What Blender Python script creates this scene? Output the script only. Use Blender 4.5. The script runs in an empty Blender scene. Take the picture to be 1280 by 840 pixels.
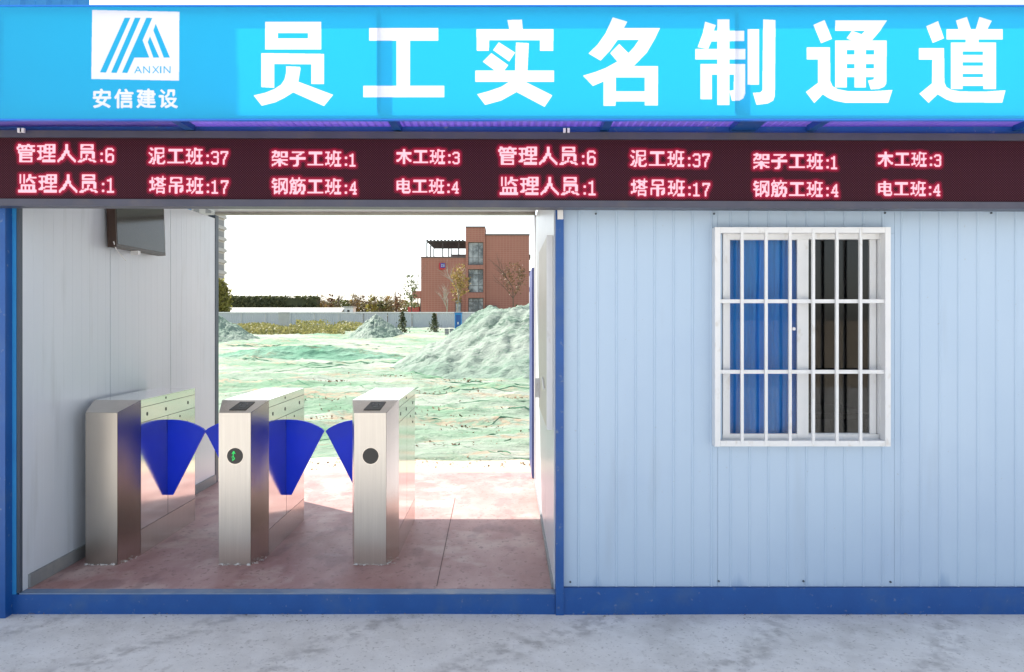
import bpy, bmesh, math, random
import numpy as np
from mathutils import Vector, Matrix, noise
random.seed(7)
S = bpy.context.scene
COL = S.collection
R = math.radians

# ------------------------------------------------------------------ camera
D0 = 4.31          # camera to facade
HC = 1.6
cam = bpy.data.cameras.new('camera'); cam.sensor_width = 36; cam.lens = 28.125
cam.shift_x = 0.0047; cam.shift_y = -0.0172; cam.clip_start = .05; cam.clip_end = 3000
co = bpy.data.objects.new('camera', cam); COL.objects.link(co)
co.location = (0, -D0, HC); co.rotation_euler = (R(90), 0, 0); S.camera = co

# ------------------------------------------------------------------ world, sun, exposure
SUN_DIR = Vector((-.773*math.cos(R(48)), .634*math.cos(R(48)), math.sin(R(48))))   # towards the sun
w = bpy.data.worlds.new("World"); S.world = w; w.use_nodes = True
wn = w.node_tree; bg = wn.nodes['Background']
sky = wn.nodes.new('ShaderNodeTexSky'); sky.sky_type = 'NISHITA'; sky.sun_disc = False
sky.sun_elevation = R(48); sky.sun_rotation = math.atan2(SUN_DIR.x, SUN_DIR.y)
sky.dust_density = 1.2; sky.ozone_density = 1.0; sky.air_density = 1.0
hs_ = wn.nodes.new('ShaderNodeHueSaturation'); hs_.inputs['Saturation'].default_value = .48   # a milky autumn sky
wn.links.new(sky.outputs[0], hs_.inputs['Color']); wn.links.new(hs_.outputs[0], bg.inputs[0]); bg.inputs[1].default_value = 0.15
sl = bpy.data.lights.new('sun', 'SUN'); sl.energy = 4.8; sl.angle = R(.5); sl.color = (1, .95, .87)
so = bpy.data.objects.new('sun', sl); COL.objects.link(so)
so.rotation_euler = SUN_DIR.to_track_quat('Z', 'Y').to_euler()
S.view_settings.view_transform = 'Standard'; S.view_settings.look = 'None'
S.view_settings.gamma = 1; S.view_settings.exposure = 1.0
S.cycles.max_bounces = 8; S.cycles.transparent_max_bounces = 12
try: S.cycles.use_denoising = True
except Exception: pass

# photograph pixel and distance from the camera -> a place in the world
def P(px, py, d): return Vector(((px-634)/1000*d, d-D0, HC+(398-py)/1000*d))
def X(px, d): return (px-634)/1000*d
def Z(py, d): return HC+(398-py)/1000*d

# ------------------------------------------------------------------ helpers
def link(name, bm, m, parent=None, smooth=False, bevel=0):
    if bevel:
        es = [e for e in bm.edges if len(e.link_faces) == 2 and e.calc_face_angle(0) > .6]
        bmesh.ops.bevel(bm, geom=es, offset=bevel, segments=2, affect='EDGES', clamp_overlap=True)
    bmesh.ops.recalc_face_normals(bm, faces=bm.faces)
    me = bpy.data.meshes.new(name); bm.to_mesh(me); bm.free()
    if smooth:
        for p in me.polygons: p.use_smooth = True
    ms = m if isinstance(m, (list, tuple)) else [m]
    for x in ms: me.materials.append(x)
    o = bpy.data.objects.new(name, me); COL.objects.link(o)
    if parent: o.parent = parent
    return o
def tag(o, label=None, cat=None, group=None, kind=None):
    for k, v in (('label', label), ('category', cat), ('group', group), ('kind', kind)):
        if v: o[k] = v
    return o
def empty(name, loc, label, cat, group=None, rz=0):
    o = bpy.data.objects.new(name, None); COL.objects.link(o); o.location = loc
    o.rotation_euler = (0, 0, rz); o.empty_display_size = .1
    return tag(o, label, cat, group)
def box(bm, x0, x1, y0, y1, z0, z1, mi=0):
    v = [bm.verts.new((x, y, z)) for z in (z0, z1) for y in (y0, y1) for x in (x0, x1)]
    for f in ((0,2,3,1), (4,5,7,6), (0,1,5,4), (2,6,7,3), (0,4,6,2), (1,3,7,5)):
        fc = bm.faces.new([v[i] for i in f]); fc.material_index = mi
    return bm
def bx(name, m, parent, x0, x1, y0, y1, z0, z1, bevel=0):
    """an axis-aligned box in world coordinates, made relative to its parent"""
    o = Vector((0, 0, 0)) if parent is None else wloc(parent)
    bm = bmesh.new(); box(bm, x0-o.x, x1-o.x, y0-o.y, y1-o.y, z0-o.z, z1-o.z)
    return link(name, bm, m, parent, bevel=bevel)
def wloc(o):
    v = Vector(o.location)
    while o.parent: o = o.parent; v += Vector(o.location)
    return v
def tube(bm, p0, p1, r0, r1=None, n=6, mi=0, cap=True):
    r1 = r0 if r1 is None else r1
    p0, p1 = Vector(p0), Vector(p1); d = (p1-p0)
    if d.length < 1e-6: return
    q = d.to_track_quat('Z', 'Y')
    a = [bm.verts.new(p0+q @ Vector((r0*math.cos(t), r0*math.sin(t), 0))) for t in [2*math.pi*k/n for k in range(n)]]
    b = [bm.verts.new(p1+q @ Vector((r1*math.cos(t), r1*math.sin(t), 0))) for t in [2*math.pi*k/n for k in range(n)]]
    for k in range(n):
        f = bm.faces.new((a[k], a[(k+1) % n], b[(k+1) % n], b[k])); f.material_index = mi
    if cap: bm.faces.new(a[::-1]); bm.faces.new(b)
def prism(bm, pts, axis, t0, t1):
    """a flat outline given in the two other axes, extruded along axis from t0 to t1"""
    def v(p, t):
        return bm.verts.new({'x': (t, p[0], p[1]), 'y': (p[0], t, p[1]), 'z': (p[0], p[1], t)}[axis])
    a = [v(p, t0) for p in pts]; b = [v(p, t1) for p in pts]
    bm.faces.new(a); bm.faces.new(b[::-1])
    n = len(pts)
    for k in range(n): bm.faces.new((a[k], b[k], b[(k+1) % n], a[(k+1) % n]))
def disc(bm, c, r, y0, y1, n=28):
    prism(bm, [(c[0]+r*math.cos(2*math.pi*k/n), c[1]+r*math.sin(2*math.pi*k/n)) for k in range(n)], 'y', y0, y1)

# ------------------------------------------------------------------ materials
MATS = {}
def mat(name, c1, c2=None, rough=.6, metal=0, scale=3, stretch=(1, 1, 1), bump=0, bscale=40, detail=6,
        spec=.5, trans=0, contrast=.25, rvar=0, dirt=None, dscale=1.2, damt=.4, bstretch=None, coat=0):
    m = bpy.data.materials.new(name); m.use_nodes = True; MATS[name] = m
    N, L = m.node_tree.nodes, m.node_tree.links
    b = N['Principled BSDF']; out = N['Material Output']
    b.inputs['Roughness'].default_value = rough; b.inputs['Metallic'].default_value = metal
    b.inputs['Specular IOR Level'].default_value = spec; b.inputs['Coat Weight'].default_value = coat
    tc = N.new('ShaderNodeTexCoord')
    def mp(st):
        q = N.new('ShaderNodeMapping'); q.inputs['Scale'].default_value = st
        L.new(tc.outputs['Object'], q.inputs[0]); return q
    def nz(sc, st, det=detail):
        q = N.new('ShaderNodeTexNoise'); q.inputs['Scale'].default_value = sc; q.inputs['Detail'].default_value = det
        q.inputs['Roughness'].default_value = .6
        L.new(mp(st).outputs[0], q.inputs['Vector']); return q
    def ramp(src, lo, hi, ca, cb):
        q = N.new('ShaderNodeValToRGB'); q.color_ramp.elements[0].position = lo; q.color_ramp.elements[1].position = hi
        q.color_ramp.elements[0].color = (*ca, 1); q.color_ramp.elements[1].color = (*cb, 1)
        L.new(src, q.inputs[0]); return q
    c2 = c2 or tuple(min(1, x*1.12) for x in c1)
    n1 = nz(scale, stretch)
    r1 = ramp(n1.outputs[0], .5-contrast, .5+contrast, c1, c2)
    col = r1.outputs[0]
    if dirt:
        n2 = nz(dscale, (1, 1, 1), 8)
        r2 = ramp(n2.outputs[0], .52, .72, (0, 0, 0), (damt, damt, damt))
        mx = N.new('ShaderNodeMix'); mx.data_type = 'RGBA'
        L.new(r2.outputs[0], mx.inputs[0]); L.new(col, mx.inputs[6]); mx.inputs[7].default_value = (*dirt, 1)
        col = mx.outputs[2]
    L.new(col, b.inputs['Base Color'])
    if rvar:
        n3 = nz(scale*3, stretch)
        mr = N.new('ShaderNodeMapRange'); mr.inputs['To Min'].default_value = rough-rvar; mr.inputs['To Max'].default_value = rough+rvar
        L.new(n3.outputs[0], mr.inputs[0]); L.new(mr.outputs[0], b.inputs['Roughness'])
    if bump:
        n4 = nz(bscale, bstretch or stretch)
        bp = N.new('ShaderNodeBump'); bp.inputs['Strength'].default_value = min(1, bump); bp.inputs['Distance'].default_value = .01
        L.new(n4.outputs[0], bp.inputs['Height']); L.new(bp.outputs[0], b.inputs['Normal'])
    if trans:
        tl = N.new('ShaderNodeBsdfTranslucent'); L.new(col, tl.inputs[0])
        ms = N.new('ShaderNodeMixShader'); ms.inputs[0].default_value = trans
        L.new(b.outputs[0], ms.inputs[1]); L.new(tl.outputs[0], ms.inputs[2]); L.new(ms.outputs[0], out.inputs[0])
    return m

wall_mat = mat('white_painted_steel', (.395, .52, .665), (.455, .575, .71), rough=.38, scale=1.6, contrast=.3, bump=.45, bscale=2.2,
               stretch=(1, 1, .35), dirt=(.36, .47, .64), dscale=.9, damt=.4, rvar=.05)
inwall_mat = mat('white_interior_panel', (.60, .655, .72), (.67, .71, .76), rough=.28, scale=2, contrast=.3, bump=.09, bscale=30,
                 stretch=(1, 1, .12), bstretch=(1, 1.6, .03), dirt=(.53, .57, .62), dscale=.8, damt=.4)
blue_mat = mat('blue_painted_steel', (.005, .068, .27), (.009, .09, .33), rough=.42, scale=7, bump=.08, bscale=60, dirt=(.07, .13, .22),
               dscale=5, damt=.35)
blue_worn = mat('worn_blue_ledge', (.12, .20, .33), (.20, .27, .38), rough=.5, scale=9, dirt=(.35, .35, .35), dscale=8, damt=.6)
lightblue_mat = mat('light_blue_paint', (.02, .22, .52), (.03, .27, .60), rough=.45, scale=5, dirt=(.02, .12, .4), dscale=4, damt=.6)
slate_mat = mat('dark_slate_trim', (.05, .07, .10), (.07, .09, .12), rough=.5)
upvc_mat = mat('white_window_plastic', (.70, .71, .72), (.76, .76, .76), rough=.35, scale=5, dirt=(.66, .65, .62), dscale=6, damt=.3)
steel_mat = mat('brushed_steel', (.49, .46, .43), (.60, .57, .53), rough=.30, metal=1, scale=6, stretch=(14, 14, .35), rvar=.07, bump=.05,
                bscale=12, bstretch=(30, 30, .4), contrast=.35)
mirror_mat = mat('polished_steel', (.70, .69, .665), (.76, .75, .73), rough=.12, metal=1, scale=3, stretch=(1, 1, 6), rvar=.035, bump=.02,
                 bscale=5, bstretch=(1, .8, .8))
kick_mat = mat('dull_steel', (.60, .55, .50), (.68, .63, .58), rough=.24, metal=1, scale=4, stretch=(8, 8, .3), rvar=.03)
dark_mat = mat('black_plastic', (.012, .012, .013), (.02, .02, .02), rough=.25)
gap_mat = mat('dark_gap', (.03, .03, .03), (.04, .04, .04), rough=.8)
flap_mat = mat('blue_rubber_flap', (.002, .055, .92), (.004, .075, .99), rough=.32, scale=4, trans=.45)
floor_mat = mat('worn_red_floor_paint', (.36, .185, .165), (.50, .31, .285), rough=.55, scale=3.6, contrast=.16, stretch=(1, .55, 1), bump=.18,
                bscale=28, dirt=(.66, .53, .48), dscale=2.6, damt=.8, rvar=.1)
skirt_mat = mat('grey_skirting', (.20, .21, .22), (.27, .28, .28), rough=.5, dirt=(.4, .37, .34), dscale=9)
beige_mat = mat('beige_steel_beam', (.35, .34, .28), (.46, .45, .38), rough=.5, scale=4, stretch=(.3, 1, 4), dirt=(.15, .14, .11), dscale=6)
board_mat = mat('grey_white_board', (.52, .50, .45), (.60, .58, .53), rough=.4, scale=2, stretch=(1, 1, 3))
tv_mat = mat('dark_brown_plastic', (.035, .018, .012), (.06, .03, .02), rough=.4)
screen_mat = mat('glossy_screen', (.02, .02, .02), (.03, .028, .025), rough=.10, spec=.35)
curtain_mat = mat('blue_curtain_cloth', (.03, .33, .95), (.05, .42, .98), rough=.85, scale=8, stretch=(3, 3, .3))
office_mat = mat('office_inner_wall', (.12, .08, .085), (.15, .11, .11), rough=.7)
ledframe_mat = mat('led_frame_metal', (.045, .048, .075), (.07, .07, .10), rough=.42, scale=5, dirt=(.11, .09, .08), dscale=7)
canopy_mat = mat('purple_canopy_sheet', (.36, .27, .66), (.42, .32, .72), rough=.5, trans=.5, scale=3)
brick_mat = None
def paint_smears(m):
    # blue paint brushed onto the foot of the panels
    N, L = m.node_tree.nodes, m.node_tree.links; b = N['Principled BSDF']; src = b.inputs['Base Color'].links[0].from_socket
    tc = N.new('ShaderNodeTexCoord'); sx = N.new('ShaderNodeSeparateXYZ'); L.new(tc.outputs['Object'], sx.inputs[0])
    mp = N.new('ShaderNodeMapping'); mp.inputs['Scale'].default_value = (1, 1, .15); L.new(tc.outputs['Object'], mp.inputs[0])
    ns = N.new('ShaderNodeTexNoise'); ns.inputs['Scale'].default_value = 9; ns.inputs['Detail'].default_value = 7; L.new(mp.outputs[0], ns.inputs[0])
    mr = N.new('ShaderNodeMapRange'); mr.inputs['From Min'].default_value = .15; mr.inputs['From Max'].default_value = .30
    mr.inputs['To Min'].default_value = .12; mr.inputs['To Max'].default_value = -.18; L.new(sx.outputs[2], mr.inputs[0])
    ad = N.new('ShaderNodeMath'); ad.operation = 'ADD'; L.new(ns.outputs[0], ad.inputs[0]); L.new(mr.outputs[0], ad.inputs[1])
    r = N.new('ShaderNodeMapRange'); r.inputs['From Min'].default_value = .66; r.inputs['From Max'].default_value = .80; r.inputs['To Max'].default_value = .28; L.new(ad.outputs[0], r.inputs[0])
    mx = N.new('ShaderNodeMix'); mx.data_type = 'RGBA'; L.new(r.outputs[0], mx.inputs[0]); L.new(src, mx.inputs[6]); mx.inputs[7].default_value = (.02, .14, .38, 1)
    L.new(mx.outputs[2], b.inputs['Base Color'])
paint_smears(wall_mat)
def speckle(m, sc, col, lo, hi, amt, stretch=(1, 1, 1), detail=3):
    N, L = m.node_tree.nodes, m.node_tree.links; b = N['Principled BSDF']; src = b.inputs['Base Color'].links[0].from_socket
    tc = N.new('ShaderNodeTexCoord'); mp = N.new('ShaderNodeMapping'); mp.inputs['Scale'].default_value = stretch; L.new(tc.outputs['Object'], mp.inputs[0])
    ns = N.new('ShaderNodeTexNoise'); ns.inputs['Scale'].default_value = sc; ns.inputs['Detail'].default_value = detail; L.new(mp.outputs[0], ns.inputs[0])
    r = N.new('ShaderNodeMapRange'); r.inputs['From Min'].default_value = lo; r.inputs['From Max'].default_value = hi; r.inputs['To Max'].default_value = amt
    L.new(ns.outputs[0], r.inputs[0]); mx = N.new('ShaderNodeMix'); mx.data_type = 'RGBA'; L.new(r.outputs[0], mx.inputs[0]); L.new(src, mx.inputs[6])
    mx.inputs[7].default_value = (*col, 1); L.new(mx.outputs[2], b.inputs['Base Color'])
speckle(floor_mat, 38, (.16, .08, .07), .60, .68, .5, (1, .7, 1)); speckle(floor_mat, 5.5, (.20, .10, .10), .56, .64, .45, (1, .5, 1), 8)
speckle(wall_mat, 3.0, (.34, .42, .52), .60, .74, .35, (2.2, 1, .25), 8); speckle(wall_mat, 55, (.35, .38, .42), .70, .76, .5)
speckle(inwall_mat, 4.0, (.45, .48, .50), .58, .72, .35, (1, 2.5, .3), 8)
speckle(blue_mat, 30, (.20, .24, .30), .64, .72, .5, (1, 1, 1), 6)
speckle(upvc_mat, 24, (.50, .46, .40), .62, .72, .45, (1, 1, .5), 6)

# ================================================================== GROUND
def fbm(x, y, s, o=4, z=0.0):
    a, v = 1.0, 0.0
    for k in range(o):
        v += a*noise.noise((x/s, y/s, z+k*7.3)); s *= .5; a *= .5
    return v
conc_mat = mat('grey_concrete', (.68, .655, .61), (.80, .775, .73), rough=.85, scale=2.6, contrast=.16, bump=.3, bscale=30, dirt=(.30, .27, .235),
               dscale=1.7, damt=.35)
# tyre marks and stains on the pavement are marks of their own, mixed into its colour
def tyre_marks(m):
    N, L = m.node_tree.nodes, m.node_tree.links
    b = N['Principled BSDF']; src = b.inputs['Base Color'].links[0].from_socket
    tc = N.new('ShaderNodeTexCoord'); mp = N.new('ShaderNodeMapping'); mp.inputs['Rotation'].default_value = (0, 0, R(38))
    L.new(tc.outputs['Object'], mp.inputs[0])
    wv = N.new('ShaderNodeTexWave'); wv.inputs['Scale'].default_value = .42; wv.inputs['Distortion'].default_value = 3.5
    wv.inputs['Detail'].default_value = 4; L.new(mp.outputs[0], wv.inputs[0])
    ns = N.new('ShaderNodeTexNoise'); ns.inputs['Scale'].default_value = 14; ns.inputs['Detail'].default_value = 9
    L.new(tc.outputs['Object'], ns.inputs[0])
    r = N.new('ShaderNodeValToRGB'); r.color_ramp.elements[0].position = .80; r.color_ramp.elements[1].position = 1.0
    L.new(wv.outputs[1], r.inputs[0])
    r2 = N.new('ShaderNodeValToRGB'); r2.color_ramp.elements[0].position = .42; r2.color_ramp.elements[1].position = .6
    L.new(ns.outputs[0], r2.inputs[0])
    mu = N.new('ShaderNodeMath'); mu.operation = 'MULTIPLY'; L.new(r.outputs[0], mu.inputs[0]); L.new(r2.outputs[0], mu.inputs[1])
    m2 = N.new('ShaderNodeMath'); m2.operation = 'MULTIPLY'; L.new(mu.outputs[0], m2.inputs[0]); m2.inputs[1].default_value = .45
    mx = N.new('ShaderNodeMix'); mx.data_type = 'RGBA'; L.new(m2.outputs[0], mx.inputs[0]); L.new(src, mx.inputs[6])
    mx.inputs[7].default_value = (.22, .20, .185, 1); L.new(mx.outputs[2], b.inputs['Base Color'])
tyre_marks(conc_mat)
speckle(conc_mat, 60, (.30, .28, .25), .60, .70, .55); speckle(conc_mat, 9, (.82, .80, .76), .50, .66, .5, (1, 1, 1), 9); speckle(conc_mat, 16, (.44, .41, .37), .60, .70, .4, (1.3, .9, 1), 9)
soil_mat = mat('pale_soil', (.44, .36, .26), (.58, .49, .37), rough=.95, scale=.8, bump=.5, bscale=9)
bm = bmesh.new(); box(bm, -900, 900, -600, 1200, -.2, 0)
tag(link('ground', bm, soil_mat), kind='structure')
bm = bmesh.new(); n = 60
vs = [[bm.verts.new((-14+28*i/n, -14+14.0*j/30, .006+.004*noise.noise((i*.5, j*.7, 0)))) for i in range(n+1)] for j in range(31)]
for j in range(30):
    for i in range(n): bm.faces.new((vs[j][i], vs[j][i+1], vs[j+1][i+1], vs[j+1][i]))
tag(link('concrete_pavement', bm, conc_mat, smooth=True), kind='structure')
# little flakes of mortar and grit on the pavement: nobody could count them
bm = bmesh.new()
for k in range(260):
    x, y, s = random.uniform(-3, 3), random.uniform(-1.1, -.02), random.choice((.003, .004, .005, .008))
    if k == 0: x, y, s = X(1128, 4.1), -.22, .02
    c = Vector((x, y, .012)); vv = [bm.verts.new(c+Vector((random.uniform(-s, s), random.uniform(-s, s), random.uniform(-.2*s, s*.6)))) for _ in range(4)]
    for f in ((0,1,2), (0,2,3), (0,3,1), (1,3,2)): bm.faces.new([vv[i] for i in f])
for k in range(700):      # dirt gathered along the foot of the rail
    x, y, s = random.uniform(-3, 3), -.006-abs(random.gauss(0, .035)), random.choice((.002, .003, .004, .006))
    if noise.noise((x*2.2, 0, 4)) < -.1: continue
    c = Vector((x, y, .012)); vv = [bm.verts.new(c+Vector((random.uniform(-s, s)*1.6, random.uniform(-s, s), random.uniform(-.2*s, s*.6)))) for _ in range(4)]
    for f in ((0,1,2), (0,2,3), (0,3,1), (1,3,2)): bm.faces.new([vv[i] for i in f]).material_index = 1
tag(link('pavement_grit', bm, [mat('pale_grit', (.5, .48, .45), (.62, .6, .57), rough=.9), mat('brown_dirt', (.16, .13, .10), (.30, .26, .21), rough=.95)]), kind='stuff')

bm = bmesh.new(); vs = [[bm.verts.new((-12+.12*i, 3.384+.11*j, .10+.018*noise.noise((i*.35, j*.6, 3))-(.03 if j == 0 else 0)-(.05 if j > 8 else 0))) for i in range(200)] for j in range(11)]
for j in range(10):
    for i in range(199): bm.faces.new((vs[j][i], vs[j][i+1], vs[j+1][i+1], vs[j+1][i]))
tag(link('sand_strip', bm, soil_mat, smooth=True), kind='structure')
# netted field: green dust net over rough soil
def netmat(name, ca, cb, brown, amt):
    m = bpy.data.materials.new(name); m.use_nodes = True; N, L = m.node_tree.nodes, m.node_tree.links
    b = N['Principled BSDF']; b.inputs['Roughness'].default_value = .8; b.inputs['Specular IOR Level'].default_value = .2
    g = N.new('ShaderNodeNewGeometry')
    def nz(s, st, det=8):
        mp = N.new('ShaderNodeMapping'); mp.inputs['Scale'].default_value = st; L.new(g.outputs['Position'], mp.inputs[0])
        q = N.new('ShaderNodeTexNoise'); q.inputs['Scale'].default_value = s; q.inputs['Detail'].default_value = det
        q.inputs['Roughness'].default_value = .65; L.new(mp.outputs[0], q.inputs[0]); return q.outputs[0]
    def ramp(src, lo, hi, a, bb):
        q = N.new('ShaderNodeValToRGB'); q.color_ramp.elements[0].position = lo; q.color_ramp.elements[1].position = hi
        q.color_ramp.elements[0].color = (*a, 1); q.color_ramp.elements[1].color = (*bb, 1); L.new(src, q.inputs[0]); return q.outputs[0]
    def mix(f, a, bb):
        q = N.new('ShaderNodeMix'); q.data_type = 'RGBA'; L.new(f, q.inputs[0]); L.new(a, q.inputs[6])
        if isinstance(bb, tuple): q.inputs[7].default_value = (*bb, 1)
        else: L.new(bb, q.inputs[7])
        return q.outputs[2]
    base = ramp(nz(.35, (.6, 1, 1)), .40, .60, ca, cb)
    # creases in the net: thin dark green lines
    n1 = nz(.9, (.5, 2.0, 1.2), 9)
    s1 = N.new('ShaderNodeMath'); s1.operation = 'SUBTRACT'; L.new(n1, s1.inputs[0]); s1.inputs[1].default_value = .5
    s2 = N.new('ShaderNodeMath'); s2.operation = 'ABSOLUTE'; L.new(s1.outputs[0], s2.inputs[0])
    cr = ramp(s2.outputs[0], .0, .012, (.5, .5, .5), (0, 0, 0))
    base = mix(cr, base, (.05, .20, .10))
    br = ramp(nz(.55, (.35, 1.6, 1)), .52, .60, (0, 0, 0), (amt, amt, amt))
    br2 = ramp(nz(5, (1, 1.5, 1)), .45, .55, (0, 0, 0), (1, 1, 1))
    mu = N.new('ShaderNodeMath'); mu.operation = 'MULTIPLY'; L.new(br, mu.inputs[0]); L.new(br2, mu.inputs[1])
    base = mix(mu.outputs[0], base, brown)
    L.new(base, b.inputs['Base Color'])
    bp = N.new('ShaderNodeBump'); bp.inputs['Strength'].default_value = 1; bp.inputs['Distance'].default_value = .12
    L.new(nz(3.5, (.8, 1.4, 1), 12), bp.inputs['Height']); L.new(bp.outputs[0], b.inputs['Normal'])
    return m
net_mat = netmat('green_dust_net', (.155, .275, .17), (.355, .385, .325), (.37, .29, .20), 1.0)
def field_z(x, y):
    d = y+D0
    base = .095+.0026*(d-8)
    w_ = min(1, max(0, (d-8.4)/3))
    h = .10*fbm(x, y, 3.2, 4)+.22*w_*fbm(x, y*1.4, 9, 3, 3.1)*min(1, d/30)
    r = 1-abs(noise.noise((x/2.3, y/1.2, 5.0)))*2.2
    h += .07*max(0, r)**3+.030*noise.noise((x*2.4, y*2.4, 1))+.014*noise.noise((x*7, y*7, 2))
    r2 = 1-abs(noise.noise((x*1.1+4, y*1.6, 9.0)))*5; h += .045*max(0, r2)
    return base+h*(.35+.65*w_)
NR, NC = 330, 300
rows = [8.42*(112/8.42)**(j/(NR-1)) for j in range(NR)]
verts, faces = [], []
for j, d in enumerate(rows):
    hw = 5.5+.62*d
    for i in range(NC):
        x = -hw*1.05+(hw*2.0)*i/(NC-1); y = d-D0
        if j == 0: y += .10*noise.noise((x*1.5, 0, 0))
        verts.append((x, y, field_z(x, y) if j else .07))
for j in range(NR-1):
    for i in range(NC-1):
        a = j*NC+i; faces.append((a, a+1, a+NC+1, a+NC))
me = bpy.data.meshes.new('netted_field'); me.from_pydata(verts, [], faces)
for p in me.polygons: p.use_smooth = True
me.materials.append(net_mat); o = bpy.data.objects.new('netted_field', me); COL.objects.link(o); tag(o, kind='structure')

def mound(name, label, cx, cd, rx, ry, h, m, seed, flat=0, skew=0):
    bm = bmesh.new(); n = 170; vs = []
    cy = cd-D0
    for j in range(n+1):
        row = []
        for i in range(n+1):
            u, v = -1.25+2.5*i/n, -1.25+2.5*j/n
            x, y = cx+u*rx, cy+v*ry
            rr = math.sqrt(u*u+v*v); u2 = u+skew
            t = max(0, 1-math.sqrt(u2*u2+v*v)*(1+.16*noise.noise((u*2+seed, v*2, 1))))
            hh = h*(t**1.12)*1.25
            if flat: hh = min(hh, h*flat)+max(0, hh-h*flat)*.25
            g = fbm(x+seed, y, rx*.35, 5)
            gul = abs(noise.noise((math.atan2(v, u)*3.2, rr*.8, seed)))
            hh *= (1+.16*g-.10*(1-gul)**4*min(1, rr*2))
            q_ = rx/5; hh += h*min(1, t*8)*(.045*noise.noise((x*2/q_, y*2/q_, seed))+.03*noise.noise((x*5/q_, y*5/q_, seed))+.018*noise.noise((x*11/q_, y*11/q_, seed))+.05*max(0, noise.noise((x*3.3/q_, y*3.3/q_, 4+seed))-.25))
            row.append(bm.verts.new((x, y, field_z(x, y)-.06 - (.3 if rr > 1.22 else 0)+max(0, hh))))
        vs.append(row)
    for j in range(n):
        for i in range(n): bm.faces.new((vs[j][i], vs[j][i+1], vs[j+1][i+1], vs[j+1][i]))
    o = link(name, bm, m, smooth=True); return tag(o, label, 'earth mound')
mnet = netmat('pale_net_over_earth', (.185, .26, .205), (.28, .33, .28), (.06, .12, .085), .9)
mound('earth_mound', 'largest pale earth mound under green netting, in front of the brick building', X(668, 25), 25, 4.15, 6.0, 2.0, mnet, 3.3, flat=.90, skew=.05)
mound('earth_mound', 'small pointed netted earth heap in the middle distance, left of the blue cabinet', X(470, 58), 58, 2.1, 3.0, 1.35, mnet, 8.1)
mound('earth_mound', 'steep netted earth heap close to the left edge of the opening', X(268, 48), 48, 2.6, 3.5, 1.25, mnet, 5.7)
mound('earth_mound', 'low long ridge of bunched green net across the field', X(380, 30), 30, 4.6, 1.6, .35, netmat('deep_green_net', (.10, .27, .17), (.22, .36, .27), (.2, .12, .07), .5), 2.2)

# loose folds of darker net and clods lying on the field
folds = mat('dark_green_net_fold', (.07, .22, .12), (.14, .31, .19), rough=.85)
bm = bmesh.new()
for k in range(175):
    d = random.uniform(8.7, 40)**1.0; x = random.uniform(-.38, .06)*d; y = d-D0
    L_ = random.uniform(.10, .9)*(d/20+.3) if k < 150 else random.uniform(2, 5); a = random.gauss(0, .35 if k < 150 else .12); prev = None
    hgt = random.uniform(.004, .016)*(d/20+.4)
    NS = 7 if k < 150 else 40
    for s in range(NS):
        x += math.cos(a)*L_/NS; y += math.sin(a)*L_/NS; px, py = x, y; a += random.gauss(0, .3 if k < 150 else .1)
        z = field_z(px, py); wd = .4*hgt*math.sin(math.pi*(s+.5)/NS)+.002
        cur = [bm.verts.new((px, py-wd*2, z-.01)), bm.verts.new((px, py, z+hgt*math.sin(math.pi*(s+.5)/NS))), bm.verts.new((px, py+wd*2, z-.01))]
        if prev:
            bm.faces.new((prev[0], cur[0], cur[1], prev[1])); bm.faces.new((prev[1], cur[1], cur[2], prev[2]))
        prev = cur
tag(link('net_folds', bm, folds), kind='stuff')
bm = bmesh.new()
for k in range(1100):
    d = random.uniform(8.0, 30); cl = random.choice([(-.9, 9.3), (-2.5, 12), (-.6, 13), (-1.6, 15.5), (.2, 14.5), (-4, 18), (-1.3, 8.2), (-.5, 8.25), (-2.1, 8.2), (-2.2, 13.5), (-1.2, 12.2), (-3.2, 14.2), (-.1, 10.4), (-.9, 11.1), (-3, 20), (-1, 18)])
    x, d = cl[0]+random.gauss(0, .5), cl[1]+random.gauss(0, .14); y = d-D0; s = random.choice((.006, .01, .014, .02, .03))*cl[1]/13
    z = (field_z(x, y) if d > 8.42 else .10)
    c = Vector((x, y, z+.3*s)); vv = [bm.verts.new(c+Vector((random.uniform(-1, 1)*s, random.uniform(-1, 1)*s, random.uniform(-.5, .9)*s))) for _ in range(5)]
    for f in ((0,1,2), (0,2,3), (0,3,1), (1,3,2), (4,1,2), (4,2,3), (4,3,1)): bm.faces.new([vv[i] for i in f])
tag(link('soil_clods', bm, mat('brown_soil_clod', (.16, .09, .05), (.30, .19, .11), rough=.95)), kind='stuff')

# ================================================================== GATEHOUSE CABIN (the open passage)
FZ = .12; BY = 2.95; XL, XR = -2.63, .255
gate = empty('gatehouse_cabin', (XL, 0, 0), 'open white and blue cabin passage with a red floor that holds the three turnstiles', 'cabin')
bx('floor_slab', floor_mat, gate, XL-.04, .29, .072, 3.38, .0, FZ)
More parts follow.
